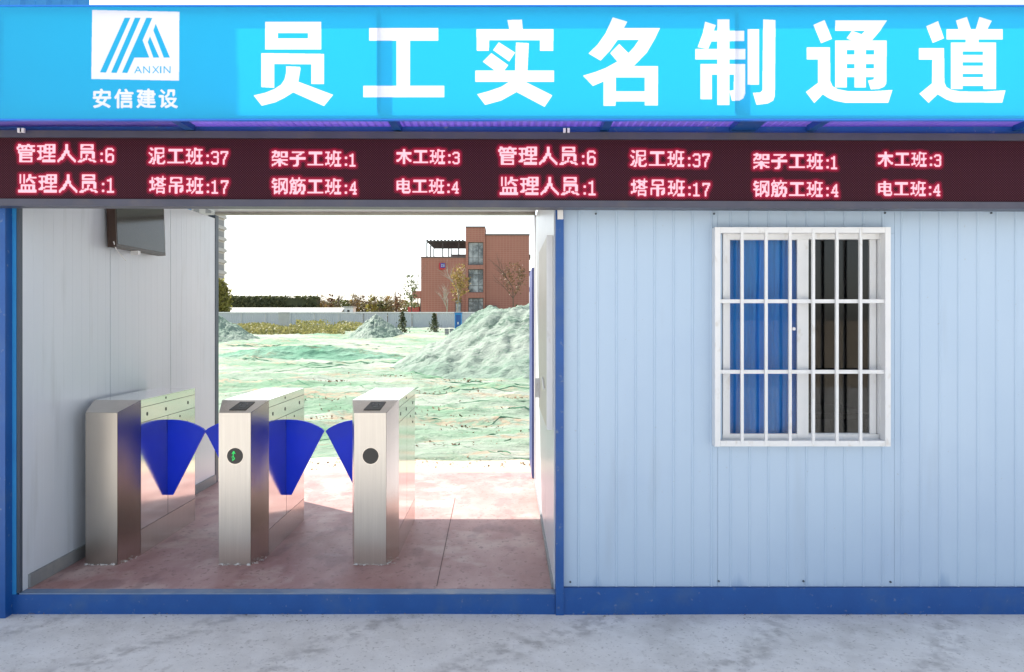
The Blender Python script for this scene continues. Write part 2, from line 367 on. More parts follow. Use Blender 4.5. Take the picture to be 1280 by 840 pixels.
# floor joint
bm = bmesh.new(); wl = wloc(gate)
def fj(p): return Vector((p[0]-wl.x, p[1]-wl.y, FZ+.0015))
a, b_ = (X(546, 4.42), .11), (X(569, 6.6), 2.29)
v = [bm.verts.new(fj(q)) for q in ((a[0]-.0022, a[1]), (a[0]+.0022, a[1]), (b_[0]+.0022, b_[1]), (b_[0]-.0022, b_[1]))]
bm.faces.new(v); ob = link('floor_joint', bm, mat('joint_filler', (.10, .06, .05), rough=.8), gate)
bx('threshold_beam', blue_mat, gate, X(4, D0), X(694, D0), -.0, .068, 0.004, .112, bevel=.006)
bx('threshold_ledge', blue_worn, gate, XL, X(694, D0), .002, .074, .1125, .119)
def wall_panel_side(parent, x, ny, y0, y1, z0, z1, m, name='wall_panel', thick=.05, pitch=.05):
    """sandwich panel standing in a side wall, its face towards ny (+1: faces +x)"""
    w0 = wloc(parent); prof = []; y = y0+.003
    k = 0
    while y < y1-.003:
        prof.append((y, 0)); 
        if k % 2 == 0 and y+.012 < y1-.004: prof += [(y+.004, -.0008), (y+.008, 0)]
        y += pitch; k += 1
    prof.append((y1-.003, 0))
    pts = [(x+ny*dx, yy) for yy, dx in prof]
    bm = bmesh.new()
    pts2 = pts+[(x-ny*thick, y1-.0005), (x-ny*thick, y0+.0005)]
    prism(bm, [(a-w0.x, b-w0.y) for a, b in pts2], 'z', z0-w0.z, z1-w0.z)
    return link(name, bm, m, parent)
for y0, y1 in ((.02, .99), (.99, 1.94), (1.94, 2.89)):
    wall_panel_side(gate, XL, 1, y0, y1, FZ, 2.50, inwall_mat)
for y0, y1 in ((.06, 1.02), (1.02, 1.97), (1.97, 2.89)):
    wall_panel_side(gate, XR, -1, y0, y1, FZ, 2.50, inwall_mat, thick=.03)
bx('ceiling_panel', inwall_mat, gate, XL, XR, .02, 1.4, 2.56, 2.62)
bx('ceiling_panel', inwall_mat, gate, XL, XR, 1.403, 2.9, 2.56, 2.62)
bx('roof_sheet', beige_mat, gate, XL-.09, .29, .02, 2.99, 2.64, 2.74)
bx('rear_lintel', beige_mat, gate, XL, XR, 2.89, 2.97, 2.535, 2.635, bevel=.005)
bx('front_lintel', blue_mat, gate, XL, XR, .0, .06, 2.42, 2.63)
bx('rear_post', slate_mat, gate, XL-.06, XL+.004, 2.892, 2.97, 0, 2.53)
bx('rear_post', upvc_mat, gate, XR-.010, XR+.05, 2.892, 2.97, 0, 2.53)
bx('corner_post', lightblue_mat, gate, X(7.5, D0), X(20, D0), .0, .06, .113, 2.42, bevel=.004)
bx('jamb_trim', slate_mat, gate, X(20, D0)+.001, X(24, D0), .004, .03, .12, 2.42)
bx('skirting', skirt_mat, gate, XL+.0005, XL+.014, .08, 2.88, FZ+.001, FZ+.075)
bx('skirting', skirt_mat, gate, XR-.012, XR-.0005, .08, 2.88, FZ+.001, FZ+.03)
gp = bx('corner_post', blue_mat, gate, X(694.5, D0), X(704.5, D0), -.012, .055, .003, 2.42, bevel=.004)
cl_ = bx('cable_clamp', upvc_mat, gate, X(696.5, D0), X(703.5, D0), -.04, -.013, Z(274, 4.28), Z(262, 4.28), bevel=.003)

# blue door leaf standing open outside the rear of the passage
door = empty('blue_door', (.25, 3.2, FZ), 'dark blue door leaf standing open edge-on behind the passage', 'door')
bx('door_leaf', mat('navy_paint', (.008, .02, .16), (.012, .03, .22), rough=.4), door, X(664.5, 7.55), X(669.5, 7.55), 3.08, 3.95, FZ+.005, 2.07, bevel=.006)
bx('door_handle', steel_mat, door, X(669.6, 7.2), X(672.5, 7.2)+.03, 3.25, 3.37, 1.05, 1.08)
# board on the right wall
bd = empty('wall_board', (XR, .8, .98), 'grey-white notice board fixed flat on the right wall of the passage', 'board')
bx('board_face', board_mat, bd, .222, .252, .15, 1.29, .985, 2.06, bevel=.003)
bx('edge_strip', upvc_mat, bd, .2195, .2535, .138, .1495, .98, 2.065)
bm = bmesh.new(); wv_ = wloc(bd)
tube(bm, Vector((.214, .55, 1.24))-wv_, Vector((.214, .34, 1.19))-wv_, .005); link('latch', bm, upvc_mat, bd)
bm = bmesh.new(); box(bm, .19-wv_.x, .2215-wv_.x, 1.15-wv_.y, 1.19-wv_.y, 1.06-wv_.z, 1.19-wv_.z)
link('hinge', bm, upvc_mat, bd)

# ================================================================== OFFICE CABIN
OX0, OX1 = X(704.5, D0), 3.6
off = empty('office_cabin', (OX0, 0, 0), 'white ribbed office cabin with a blue base beam and a barred window', 'cabin')
ow = wloc(off)
bx('base_beam', blue_mat, off, X(694, D0)+.001, OX1, -.004, .07, 0.004, .147, bevel=.006)
def wall_panel_front(x0, x1, z0, z1, name='wall_panel'):
    """ribbed sandwich panel in the facade plane y=.02 with small raised ribs every 102 mm"""
    pts = []; y = .02; r = math.ceil((x0-.02-.283)/.1028)
    pts.append((x0+.0005, y+.0015)); pts.append((x0+.003, y))
    k = r
    while True:
        xr = .283+k*.1028
        if xr > x1-.02: break
        if xr > x0+.02: pts += [(xr-.007, y), (xr-.003, y-.0045), (xr+.003, y-.0045), (xr+.007, y)]
        k += 1
    pts += [(x1-.003, y), (x1-.0005, y+.0015), (x1-.0005, y+.05), (x0+.0005, y+.05)]
    bm = bmesh.new(); prism(bm, [(a-ow.x, b-ow.y) for a, b in pts], 'z', z0-ow.z, z1-ow.z)
    return link(name, bm, wall_mat, off)
J = [OX0, X(897, 4.33), X(1118, 4.33), X(1118, 4.33)+.952, OX1]
WX0, WX1, WZ0, WZ1 = X(903, 4.33), X(1106, 4.33), Z(550, 4.33), Z(292, 4.33)
wall_panel_front(J[0], J[1], .149, 2.45)
wall_panel_front(J[1], J[2], .149, WZ0)
wall_panel_front(J[1], J[2], WZ1, 2.45)
wall_panel_front(J[1], WX0, WZ0+.001, WZ1-.001); wall_panel_front(WX1, J[2], WZ0+.001, WZ1-.001)
wall_panel_front(J[2], J[3], .149, 2.45); wall_panel_front(J[3], J[4], .149, 2.45)
bx('top_beam', blue_mat, off, XR+.05, OX1, .0, .075, 2.452, 2.63)
bx('roof_sheet', beige_mat, off, .295, OX1, .02, 2.99, 2.645, 2.745)
bx('side_wall', office_mat, off, .296, .33, .08, 2.9, .16, 2.62)
bx('side_wall', office_mat, off, OX1-.05, OX1, .08, 2.9, .16, 2.62)
bx('rear_wall', office_mat, off, .296, OX1, 2.9, 2.96, .0, 2.64)
bx('inner_floor', office_mat, off, .33, OX1-.05, .08, 2.9, .05, .158)
bx('inner_ceiling', office_mat, off, .33, OX1-.05, .08, 2.9, 2.56, 2.62)
for px, py in ((1107, 266), (893, 267), (713, 728), (899, 727), (1114, 728), (1240, 266), (745, 267), (1005, 727)):
    bm = bmesh.new(); disc(bm, (X(px, 4.32)-ow.x, Z(py, 4.32)), .0055, .0135, .0205, 10); link('panel_screw', bm, slate_mat, off)
# window
win = bx('window', upvc_mat, off, WX0+.001, WX1-.001, .0275, .0303, WZ0+.001, WZ0+.03)
win.name = 'window'
def wb(name, x0, x1, y0, y1, z0, z1, m=upvc_mat, bevel=.003, parent=None):
    p = parent or win; bm = bmesh.new(); w0 = wloc(off)
    box(bm, x0-w0.x, x1-w0.x, y0-w0.y, y1-w0.y, z0-w0.z, z1-w0.z)
    o = link(name, bm, m, p, bevel=bevel); return o
wx = lambda px: X(px, 4.34); wz = lambda py: Z(py, 4.34)
# fixed frame: four pieces butted end to end
wb('frame_piece', WX0+.002, wx(908), .014, .07, WZ0+.031, WZ1-.002); wb('frame_piece', wx(1098), WX1-.002, .014, .07, WZ0+.031, WZ1-.002)
wb('frame_piece', wx(908)+.001, wx(1098)-.001, .014, .07, WZ1-.030, WZ1-.002); wb('frame_piece', wx(908)+.001, wx(1098)-.001, .0305, .07, WZ0+.002, WZ0+.029)
def sash(x0, x1, gx0, gx1, gz0, gz1, y):
    zt, zb = wz(293), wz(548)
    wb('sash_rail', x0, gx0, y, y+.022, zb, zt); wb('sash_rail', gx1, x1, y, y+.022, zb, zt)
    wb('sash_rail', gx0+.001, gx1-.001, y+.001, y+.021, gz1, zt); wb('sash_rail', gx0+.001, gx1-.001, y+.001, y+.021, zb, gz0)
glass_mat = bpy.data.materials.new('window_glass'); glass_mat.use_nodes = True
def mkglass(m):
    N, L = m.node_tree.nodes, m.node_tree.links; N.remove(N['Principled BSDF']); out = N['Material Output']
    tr = N.new('ShaderNodeBsdfTransparent'); tr.inputs[0].default_value = (.80, .82, .84, 1)
    gl = N.new('ShaderNodeBsdfGlossy'); gl.inputs['Roughness'].default_value = .02
    fr = N.new('ShaderNodeFresnel'); fr.inputs[0].default_value = 1.36
    ms = N.new('ShaderNodeMixShader'); L.new(fr.outputs[0], ms.inputs[0]); L.new(tr.outputs[0], ms.inputs[1]); L.new(gl.outputs[0], ms.inputs[2])
    L.new(ms.outputs[0], out.inputs[0])
mkglass(glass_mat)
sash(wx(903), wx(1010), wx(912), wx(996), wz(542), wz(300), .022)
sash(wx(1006), wx(1097), wx(1011), wx(1089), wz(542), wz(299), .046)
wb('pane', wx(912)+.001, wx(996)-.001, .032, .036, wz(542)+.001, wz(300)-.001, glass_mat, 0)
wb('pane', wx(1011)+.001, wx(1089)-.001, .056, .060, wz(542)+.001, wz(299)-.001, glass_mat, 0)
bm = bmesh.new(); disc(bm, (wx(991)-ow.x, wz(411)), .009, .010, .022, 12); link('sash_latch', bm, upvc_mat, win)
# curtain hangs inside the left half
bm = bmesh.new(); n = 90; pr = None
for i in range(n+1):
    x = wx(915)+(wx(1001)-wx(915))*i/n
    t = i/n*2*math.pi
    y = .105+.016*math.sin(t*2.6+.6*math.sin(t*2))+.005*math.sin(t*9)
    cur = [bm.verts.new((x-.004*math.sin(k*1.3+t*3), y*(1+.12*math.sin(k*.9+t)), 2.35-k*.165)) for k in range(10)]
    if pr:
        for k in range(9): bm.faces.new((pr[k], pr[k+1], cur[k+1], cur[k]))
    pr = cur
tag(link('curtain', bm, curtain_mat, smooth=True), 'blue curtain hanging behind the left half of the barred window', 'curtain')
# desk and things faintly seen inside
dk = empty('office_desk', (1.9, 1.6, .16), 'dark desk faintly seen inside the office behind the right window pane', 'desk')
bx('desk_top', tv_mat, dk, 1.3, 2.6, 1.4, 2.0, .88, .92); bx('leg', tv_mat, dk, 1.32, 1.37, 1.45, 1.95, .16, .88); bx('leg', tv_mat, dk, 2.53, 2.58, 1.45, 1.95, .16, .88)
# security grille proud of the wall
gr = empty('security_grille', (WX0, -.03, WZ0), 'white welded security grille with six upright bars over the office window', 'grille')
gx = lambda px: X(px, 4.27); gz = lambda py: Z(py, 4.27)
GX0, GX1, GZ0, GZ1 = gx(893.5), gx(1113), gz(558), gz(284)
bx('frame_bar', upvc_mat, gr, GX0, GX0+.029, -.045, .018, GZ0, GZ1, bevel=.003); bx('frame_bar', upvc_mat, gr, GX1-.029, GX1, -.045, .018, GZ0, GZ1, bevel=.003)
bx('frame_bar', upvc_mat, gr, GX0+.030, GX1-.030, -.044, .017, GZ1-.030, GZ1-.0005, bevel=.003); bx('frame_bar', upvc_mat, gr, GX0+.030, GX1-.030, -.044, .017, GZ0+.0005, GZ0+.030, bevel=.003)
for px in (927.5, 957.5, 987.5, 1016.5, 1046, 1075.5):
    bm = bmesh.new(); o0 = wloc(gr); x = gx(px)-o0.x
    box(bm, x-.0072, x+.0072, -.048-o0.y, -.030-o0.y, GZ0+.012-o0.z, GZ1-.012-o0.z); link('bar', bm, upvc_mat, gr, bevel=.004)
for py in (376.5, 465):
    z = gz(py); bx('cross_bar', upvc_mat, gr, GX0+.012, GX1-.012, -.029, -.006, z-.010, z+.010, bevel=.004)

# neighbouring cabin at the left edge
nb = empty('neighbour_cabin', (-4.2, -.05, 0), 'bright blue corner of the neighbouring cabin at the left edge of the photo', 'cabin')
bx('corner_post', blue_mat, nb, -2.84, X(6.5, 4.25), -.06, .10, .003, 2.70, bevel=.004)
bx('wall_panel', lightblue_mat, nb, -5.4, -2.845, -.03, 2.9, .0, 2.62)
bx('roof_sheet', beige_mat, nb, -5.45, -2.75, -.03, 2.95, 2.71, 2.78)
# blue sheet hoarding on the roofs, mostly unseen, added to shade the sign's left end
hd = empty('shading_hoarding', (-3.6, .55, 2.74), 'blue sheet-metal hoarding on the cabin roofs, top left above the sign, mostly unseen and added to shade its left end', 'hoarding')
bm = bmesh.new(); pts = []; x = -5.2; ho = wloc(hd); i = 0
while x < -2.545: pts.append((x, .55+(.018 if i % 4 in (1, 2) else 0))); x += .06 if i % 2 else .02; i += 1
pts.append((-2.54, .55)); pts += [(a, b+.004) for a, b in pts[::-1]]
prism(bm, [(a-ho.x, b-ho.y) for a, b in pts], 'z', 2.76-ho.z, 4.85-ho.z); link('shading_sheet', bm, lightblue_mat, hd)
for x in (-5.1, -3.9, -2.66): bx('shading_sheet_stay', blue_mat, hd, x, x+.05, .575, .62, 2.76, 4.7)
# ================================================================== CANOPY between sign and cabins
can = empty('canopy', (0, -.25, 2.62), 'purple translucent canopy strip on blue battens between the sign and the display', 'canopy')
cw = wloc(can); bm = bmesh.new(); pts = []; x = -3.3; i = 0
while x < 3.5: pts.append((x, 2.606+(.010 if i % 2 else 0))); x += .019; i += 1
pts += [(a, b+.003) for a, b in pts[::-1]]
prism(bm, [(a-cw.x, b-cw.z) for a, b in pts], 'y', -.43-cw.y, .019-cw.y); link('roof_sheet', bm, canopy_mat, can)
bx('long_tube', blue_mat, can, -3.3, 3.5, -.14, -.075, 2.545, 2.6000, bevel=.004)
bx('long_tube', blue_mat, can, -3.3, 3.5, -.425, -.395, 2.580, 2.6035)
for k in range(7):
    x = -2.72+1.075*k; bx('batten', blue_mat, can, x-.02, x+.02, -.394, -.0, 2.5800 if 0 else 2.6010, 2.6052) if 0 else bx('batten', blue_mat, can, x-.02, x+.02, -.394, -.1405, 2.575, 2.6052)
bx('batten', blue_mat, can, 1.16, 1.29, -.394, -.1405, 2.578, 2.6050)

# ================================================================== LETTERING
GL = """安83,165,98,168,110,145,182,145,182,104,166,104,166,131,34,131,34,104,19,104,19,145,92,145|84,122,68,90,14,90,14,76,60,76,39,45,91,25,58,9,16,-2,26,-15,71,-2,107,18,143,1,170,-15,183,-2,155,14,120,30,136,50,148,76,187,76,187,90,86,90,100,119|78,76,131,76,120,54,105,36,62,51;信76,106,76,94,174,94,174,106|76,78,76,66,174,66,174,78|51,167,32,123,6,87,15,73,34,99,34,-17,48,-17,48,123,65,163|62,135,62,122,189,122,189,135|108,163,121,168,136,142,122,136|74,49,74,-16,87,-16,87,-8,162,-8,162,-15,176,-15,176,49|87,36,162,36,162,4,87,4;建116,168,116,151,79,151,79,139,116,139,116,124,66,124,66,112,116,112,116,97,77,97,77,84,116,84,116,69,76,69,76,58,116,58,116,42,67,42,67,30,116,30,116,10,130,10,130,30,187,30,187,42,130,42,130,58,180,58,180,69,130,69,130,84,175,84,175,112,189,112,189,124,175,124,175,151,130,151,130,168|58,158,53,156,13,156,13,142,47,142,13,91,27,85,52,85,47,60,40,39,27,69,16,64,24,43,34,25,22,8,7,-6,18,-16,32,-3,44,14,81,-6,131,-11,187,-11,192,3,131,3,85,7,50,26,60,58,67,97,38,98,53,123,68,152|130,139,162,139,162,124,130,124|130,112,130,97,162,97,162,112;设24,155,34,164,65,134,55,124|98,161,98,139,93,116,67,95,77,84,106,109,112,138,112,147,148,147,148,115,151,99,162,114,162,161|9,105,9,91,37,91,37,19,33,7,27,1,35,-12,45,-3,79,22,74,35,51,19,51,105|77,80,77,66,84,65,99,39,118,17,94,5,68,-3,75,-16,104,-6,129,8,154,-7,183,-17,193,-3,165,5,142,17,164,43,180,76|161,66,99,66,112,44,130,26,148,44;管33,169,23,144,9,123,22,116,38,141,52,141,62,118,75,123,66,141,97,141,97,152,43,152,48,166|118,168,110,147,98,130,111,123,122,140,137,140,151,118,163,123,152,140,188,140,188,152,128,152,133,166|88,125,101,127,110,112,183,112,183,79,168,79,168,100,35,100,35,79,20,79,20,112,94,112|42,88,42,-16,57,-16,57,-9,154,-9,154,-16,169,-16,169,34,57,34,57,47,158,47,158,88|57,76,144,76,144,59,57,59|57,22,154,22,154,2,57,2;理81,159,81,69,125,69,125,46,79,46,79,32,125,32,125,4,64,4,64,-9,193,-9,193,4,140,4,140,32,187,32,187,46,140,46,140,69,184,69,184,159|95,146,126,146,126,120,95,120|139,146,169,146,169,120,139,120|9,154,9,140,34,140,34,97,11,97,11,83,34,83,34,28,7,20,11,5,73,26,70,40,48,33,48,83,69,83,69,97,48,97,48,140,72,140,72,154|95,108,126,108,126,82,95,82|139,108,169,108,169,82,139,82;人91,167,81,86,9,-3,21,-15,75,35,100,96,126,36,182,-14,193,-2,124,71,107,138,108,167;员38,159,38,110,163,110,163,159|54,146,147,146,147,123,54,123|31,92,31,18,46,18,46,78,155,78,155,20,171,20,171,92|91,65,91,47,79,21,13,-4,23,-17,93,13,107,47,107,65|106,13,113,24,153,10,187,-4,180,-17,146,-2;监123,168,108,126,86,93,98,84,112,103,124,126,189,126,189,140,130,140,138,165|127,104,138,112,161,96,179,80,167,71,149,87|63,167,63,72,78,72,78,167|24,161,24,79,39,79,39,161|32,60,32,3,9,3,9,-11,191,-11,191,3,170,3,170,60|46,47,73,47,73,3,46,3|87,47,114,47,114,3,87,3|128,47,155,47,155,3,128,3;泥18,155,26,166,47,156,64,145,55,132,39,144|77,158,77,89,73,39,52,-9,65,-16,87,35,91,89,91,101,181,101,181,158|91,144,166,144,166,115,91,115|8,100,16,111,53,91,44,78|106,90,106,8,111,-10,130,-15,167,-15,185,-7,191,24,178,30,175,5,166,-1,122,1,120,8,120,38,153,54,181,71,170,81,148,66,120,52,120,90|49,62,31,27,13,-3,27,-13,61,53;工21,145,21,130,91,130,91,14,10,14,10,-1,190,-1,190,14,108,14,108,130,180,130,180,145;班104,168,104,83,98,33,65,-5,74,-16,110,27,118,83,118,168|122,154,122,140,148,140,148,81,126,81,126,67,148,67,148,5,109,5,109,-9,192,-9,192,5,162,5,162,67,185,67,185,81,162,81,162,140,188,140,188,154|8,153,8,140,31,140,31,89,11,89,11,75,31,75,31,20,6,15,9,1,69,16,68,29,45,24,45,75,64,75,64,89,45,89,45,140,67,140,67,153|75,127,73,89,66,60,77,53,85,85,87,125;塔94,168,94,148,65,148,65,134,94,134,94,115,108,115,108,134,148,134,148,115,162,115,162,134,191,134,191,148,162,148,162,168,148,168,148,148,108,148,108,168|33,166,33,119,11,119,11,105,33,105,33,35,7,26,12,11,71,34,68,48,47,40,47,105,68,105,68,119,47,119,47,166|124,124,95,97,57,75,67,64,99,82,125,105,153,84,185,66,195,77,161,94,134,114,138,119|96,77,96,65,160,65,160,77|83,49,83,-16,98,-16,98,-8,160,-8,160,-16,175,-16,175,49|98,37,160,37,160,4,98,4;吊37,158,37,97,92,97,92,72,24,72,24,-1,39,-1,39,58,92,58,92,-16,108,-16,108,58,163,58,133,14,138,1,170,3,178,17,178,72,108,72,108,97,164,97,164,158|52,144,148,144,148,111,52,111;架112,152,112,84,182,84,182,152|126,139,167,139,167,97,126,97|43,168,42,147,11,147,11,134,40,134,30,105,7,84,17,73,43,98,54,134,82,134,79,106,52,93,56,80,88,85,93,102,98,147,56,147,58,168|92,79,92,59,12,59,12,46,81,46,48,19,8,0,18,-12,58,9,92,39,92,-16,107,-16,107,38,141,9,181,-11,191,2,151,20,118,46,186,46,186,59,107,59,107,79;子160,154,30,154,30,140,143,140,119,122,93,108,93,79,10,79,10,64,93,64,93,4,52,0,59,-16,83,-16,98,-13,106,-8,109,4,109,64,191,64,191,79,109,79,109,100,144,122,175,147;钢35,167,23,141,6,119,14,105,33,131,79,131,79,145,41,145,48,164|22,109,22,96,40,96,40,69,12,69,12,55,40,55,40,11,32,-2,39,-15,48,-8,80,9,78,22,54,10,54,55,81,55,81,69,54,69,54,96,77,96,77,109|86,157,86,-16,100,-16,100,144,172,144,172,4,145,0,150,-13,184,-6,186,4,186,157|150,137,144,112,136,89,115,124,105,119,130,73,117,42,101,16,112,8,126,31,138,58,154,19,165,26,144,74,154,103,163,134;筋26,107,26,64,24,27,9,-9,21,-17,33,6,39,31,75,31,51,-2,55,-16,72,-16,88,-8,89,1,89,107|75,95,41,95,41,76,75,76|75,63,41,63,40,43,75,43|38,169,25,142,6,119,19,111,38,137,48,137,59,112,72,117,63,137,97,137,97,150,45,150,52,165|116,169,102,142,82,121,95,112,116,137,131,137,145,111,158,116,146,137,188,137,188,150,123,150,130,165|124,114,124,92,96,92,96,78,124,78,119,36,89,-7,100,-16,132,30,139,78,170,78,167,22,135,0,139,-15,175,-8,181,17,184,85,185,92,139,92,139,114;木92,168,92,119,13,119,13,104,85,104,50,54,6,18,17,5,58,40,92,88,92,-16,108,-16,108,88,142,41,183,6,194,19,150,55,114,104,187,104,187,119,108,119,108,168;电90,168,90,139,25,139,25,26,41,26,41,38,90,38,90,17,97,-7,119,-13,164,-13,185,-3,192,28,177,35,174,9,163,3,109,5,106,17,106,38,173,38,173,139,106,139,106,168|41,124,90,124,90,96,41,96|106,124,158,124,158,96,106,96|90,82,41,82,41,53,90,53|106,82,158,82,158,53,106,53;A59,137,0,0,20,0,37,40,95,40,113,0,133,0,72,137|65,107,45,58,87,58;N15,136,15,0,33,0,33,105,124,0,141,0,141,136,123,136,123,31,30,136;X5,136,59,71,0,0,24,0,71,56,118,0,141,0,83,71,137,136,114,136,71,84,28,136;I15,136,15,0,35,0,35,136"""
GLYPH = {}
for part in GL.split(';'):
    GLYPH[part[0]] = [[(float(v[i])/200, float(v[i+1])/200) for i in range(0, len(v), 2)] for v in (q.split(',') for q in part[1:].split('|'))]
def raster(shape, polys):
    """even-odd fill of closed outlines into a boolean array (x, y in cells, y down)"""
    H, W = shape; out = np.zeros((H, W), bool)
    xs = [p[0] for q in polys for p in q]; ys = [p[1] for q in polys for p in q]
    x0, x1 = max(0, int(min(xs))-1), min(W, int(max(xs))+2); y0, y1 = max(0, int(min(ys))-1), min(H, int(max(ys))+2)
    if x1 <= x0 or y1 <= y0: return out
    yy, xx = np.mgrid[y0:y1, x0:x1]; yy = yy+.5; xx = xx+.5; ins = np.zeros(yy.shape, bool)
    for q in polys:
        for i in range(len(q)):
            (ax, ay), (bx_, by) = q[i-1], q[i]
            if ay == by: continue
            c = ((ay <= yy) != (by <= yy)) & (xx < (bx_-ax)*(yy-ay)/(by-ay)+ax); ins ^= c
    out[y0:y1, x0:x1] = ins; return out
def shiftor(m, r):
    o = m.copy()
    for dx, dy in ((r, 0), (-r, 0), (0, r), (0, -r)): o |= np.roll(np.roll(m, dx, 1), dy, 0)
    return o
def blur(a, r):
    k = 2*r+1
    for ax in (0, 1):
        c = np.cumsum(np.concatenate([np.zeros_like(np.take(a, [0], ax)), np.pad(a, [(r, r) if i == ax else (0, 0) for i in (0, 1)], 'edge')], ax), ax)
        n = a.shape[ax]; a = (np.take(c, range(k, k+n), ax)-np.take(c, range(0, n), ax))/k
    return a
def image(name, rgb):
    H, W, _ = rgb.shape; im = bpy.data.images.new(name, W, H, float_buffer=True)
    im.colorspace_settings.name = 'Linear Rec.709' if 'Linear Rec.709' in [c.identifier for c in bpy.types.ColorManagedInputColorspaceSettings.bl_rna.properties['name'].enum_items] else im.colorspace_settings.name
    a = np.ones((H, W, 4), np.float32); a[..., :3] = rgb[::-1]; im.pixels.foreach_set(a.ravel()); im.update(); return im
# ---- sign film: photo pixels x -160..1440, y 5..152 at four cells per pixel
K = 4; SX0, SX1, SY0, SY1 = -160, 1440, 8.5, 148.5
H, W = int((SY1-SY0)*K), int((SX1-SX0)*K)
def cell(polys, x0, y0, s): return [[((x0+x/s-SX0)*K, (y0+y/s-SY0)*K) for x, y in q] for q in polys]
white = np.zeros((H, W), bool)
def rc(a, b, c, d): return [(a, b), (c, b), (c, d), (a, d)]
def ink(x0, *polys, y0=20, s=7.0, on=True):
    global white
    for q in polys:
        m = raster((H, W), cell([q], x0, y0, s)); white = (white | m) if on else (white & ~m)
ink(310, rc(150,50,640,292)); ink(310, rc(260,148,525,196), on=False)
ink(310, [(118,325),(665,332),(665,595),(555,595),(555,422),(230,420),(230,628),(118,622)],
    [(335,440),(455,445),(460,460),(440,575),(745,690),(665,788),(395,668),(320,715),(240,755),(120,785),(50,695),(150,672),(230,640),(290,600),(320,555),(333,500)])
ink(445, rc(115,105,720,215), rc(355,210,472,615), rc(65,610,772,710))
ink(585, [(345,35),(472,32),(480,120),(362,120)], [(75,115),(748,115),(745,305),(630,305),(630,212),(185,212),(182,305),(78,305)],
    [(270,230),(412,320),(360,398),(220,298)], [(205,325),(352,430),(300,500),(245,500),(225,470),(130,400)], [(420,232),(532,238),(520,480),(412,480)],
    rc(65,478,752,575), [(370,570),(490,570),(738,695),(670,795),(425,665),(290,740),(150,778),(80,685),(180,658),(290,620)])
ink(720, [(322,12),(448,50),(420,105),(735,105),(690,200),(620,320),(505,438),(718,440),(715,782),(602,782),(602,748),(348,748),(345,785),(242,785),(242,572),(148,612),(62,522),(170,490),(260,455),(362,398),(300,325),(378,245),(460,325),(510,270),(552,208),(365,208),(300,300),(215,390),(110,328),(190,250),(260,150)])
ink(720, rc(348,538,602,660), on=False)
ink(860, [(150,50),(245,80),(225,130),(492,130),(492,218),(205,222),(175,290),(85,272),(130,150)], rc(65,288,502,380), rc(258,30,362,778),
    [(110,420),(500,420),(500,680),(485,720),(450,740),(385,742),(362,655),(400,648),(403,512),(208,512),(208,728),(110,728)], rc(522,115,622,600),
    [(658,30),(765,35),(760,700),(745,740),(700,765),(600,778),(568,672),(630,670),(652,650)])
ink(1000, [(118,78),(215,35),(280,200),(185,238)], [(60,275),(262,275),(265,570),(285,615),(330,640),(420,658),(640,658),(808,648),(772,760),(400,760),(300,740),(245,715),(200,685),(125,762),(52,665),(158,585),(158,380),(60,380)],
    [(310,38),(762,38),(700,130),(625,218),(460,218),(408,195),(455,130),(540,160),(570,130),(308,130)],
    [(308,215),(758,215),(755,590),(735,620),(690,638),(620,642),(595,565),(645,555),(648,533),(575,533),(575,625),(478,625),(478,533),(410,533),(410,625),(308,625)])
ink(1000, rc(410,298,478,338), rc(575,298,650,338), rc(410,420,478,458), rc(575,420,648,458), on=False)
ink(1140, [(125,90),(228,45),(280,195),(182,235)], [(62,282),(280,282),(283,580),(300,620),(340,645),(420,660),(640,662),(818,650),(790,758),(370,755),(300,730),(225,685),(145,760),(65,680),(175,590),(178,382),(62,382)],
    [(385,40),(480,8),(515,112),(505,125),(410,125)], [(590,8),(698,42),(660,115),(650,125),(555,125)], rc(302,115,792,205), rc(470,200,582,240), rc(342,232,735,638))
ink(1140, rc(442,310,622,342), rc(442,405,622,435), rc(442,505,622,535), rc(442,610,625,640), on=False)
ink(105, [(62,45),(715,58),(713,575),(55,562)], y0=5, s=6)
ink(105, [(305,103),(348,103),(165,515),(120,512)], [(382,103),(425,103),(245,517),(203,515)], [(468,103),(512,105),(440,272),(490,402),(378,402),(325,518),(285,515)],
    [(538,148),(645,402),(598,402),(520,198)], [(495,242),(565,402),(520,402),(478,285)], y0=5, s=6, on=False)
x = 167.7
for ch, adv in zip('ANXIN', (11.2, 11.3, 9.8, 4.6, 9)):   # small name under the emblem
    g = GLYPH[ch]; mnx = min(p[0] for q in g for p in q); mxx = max(p[0] for q in g for p in q); mny = min(p[1] for q in g for p in q); mxy = max(p[1] for q in g for p in q)
    gw = {'A': 9.8, 'N': 8.6, 'X': 9.0, 'I': 1.8}[ch]
    q2 = [[((x+(a-mnx)/(mxx-mnx)*gw-SX0)*K, (91.6-(b-mny)/(mxy-mny)*8.8-SY0)*K) for a, b in q] for q in g]
    white &= ~raster((H, W), q2); x += adv
m = np.zeros((H, W), bool)
for i, ch in enumerate('安信建设'):
    m |= raster((H, W), [[((115.0+27.6*i+a*25-SX0)*K, (132.6-b*25-SY0)*K) for a, b in q] for q in GLYPH[ch]])
white |= shiftor(shiftor(m, 2), 1)
wf = white.astype(np.float32); wf = wf.reshape(H//2, 2, W//2, 2).mean((1, 3))[..., None]
film = wf*np.array([.86, .87, .90])+(1-wf)*np.array([.008, .43, .74])
film_img = image('sign_print', film)
fm = bpy.data.materials.new('sign_film'); fm.use_nodes = True; N, L = fm.node_tree.nodes, fm.node_tree.links
ti = N.new('ShaderNodeTexImage'); ti.image = film_img; ti.extension = 'EXTEND'
b = N['Principled BSDF']; b.inputs['Roughness'].default_value = .45; L.new(ti.outputs[0], b.inputs['Base Color'])
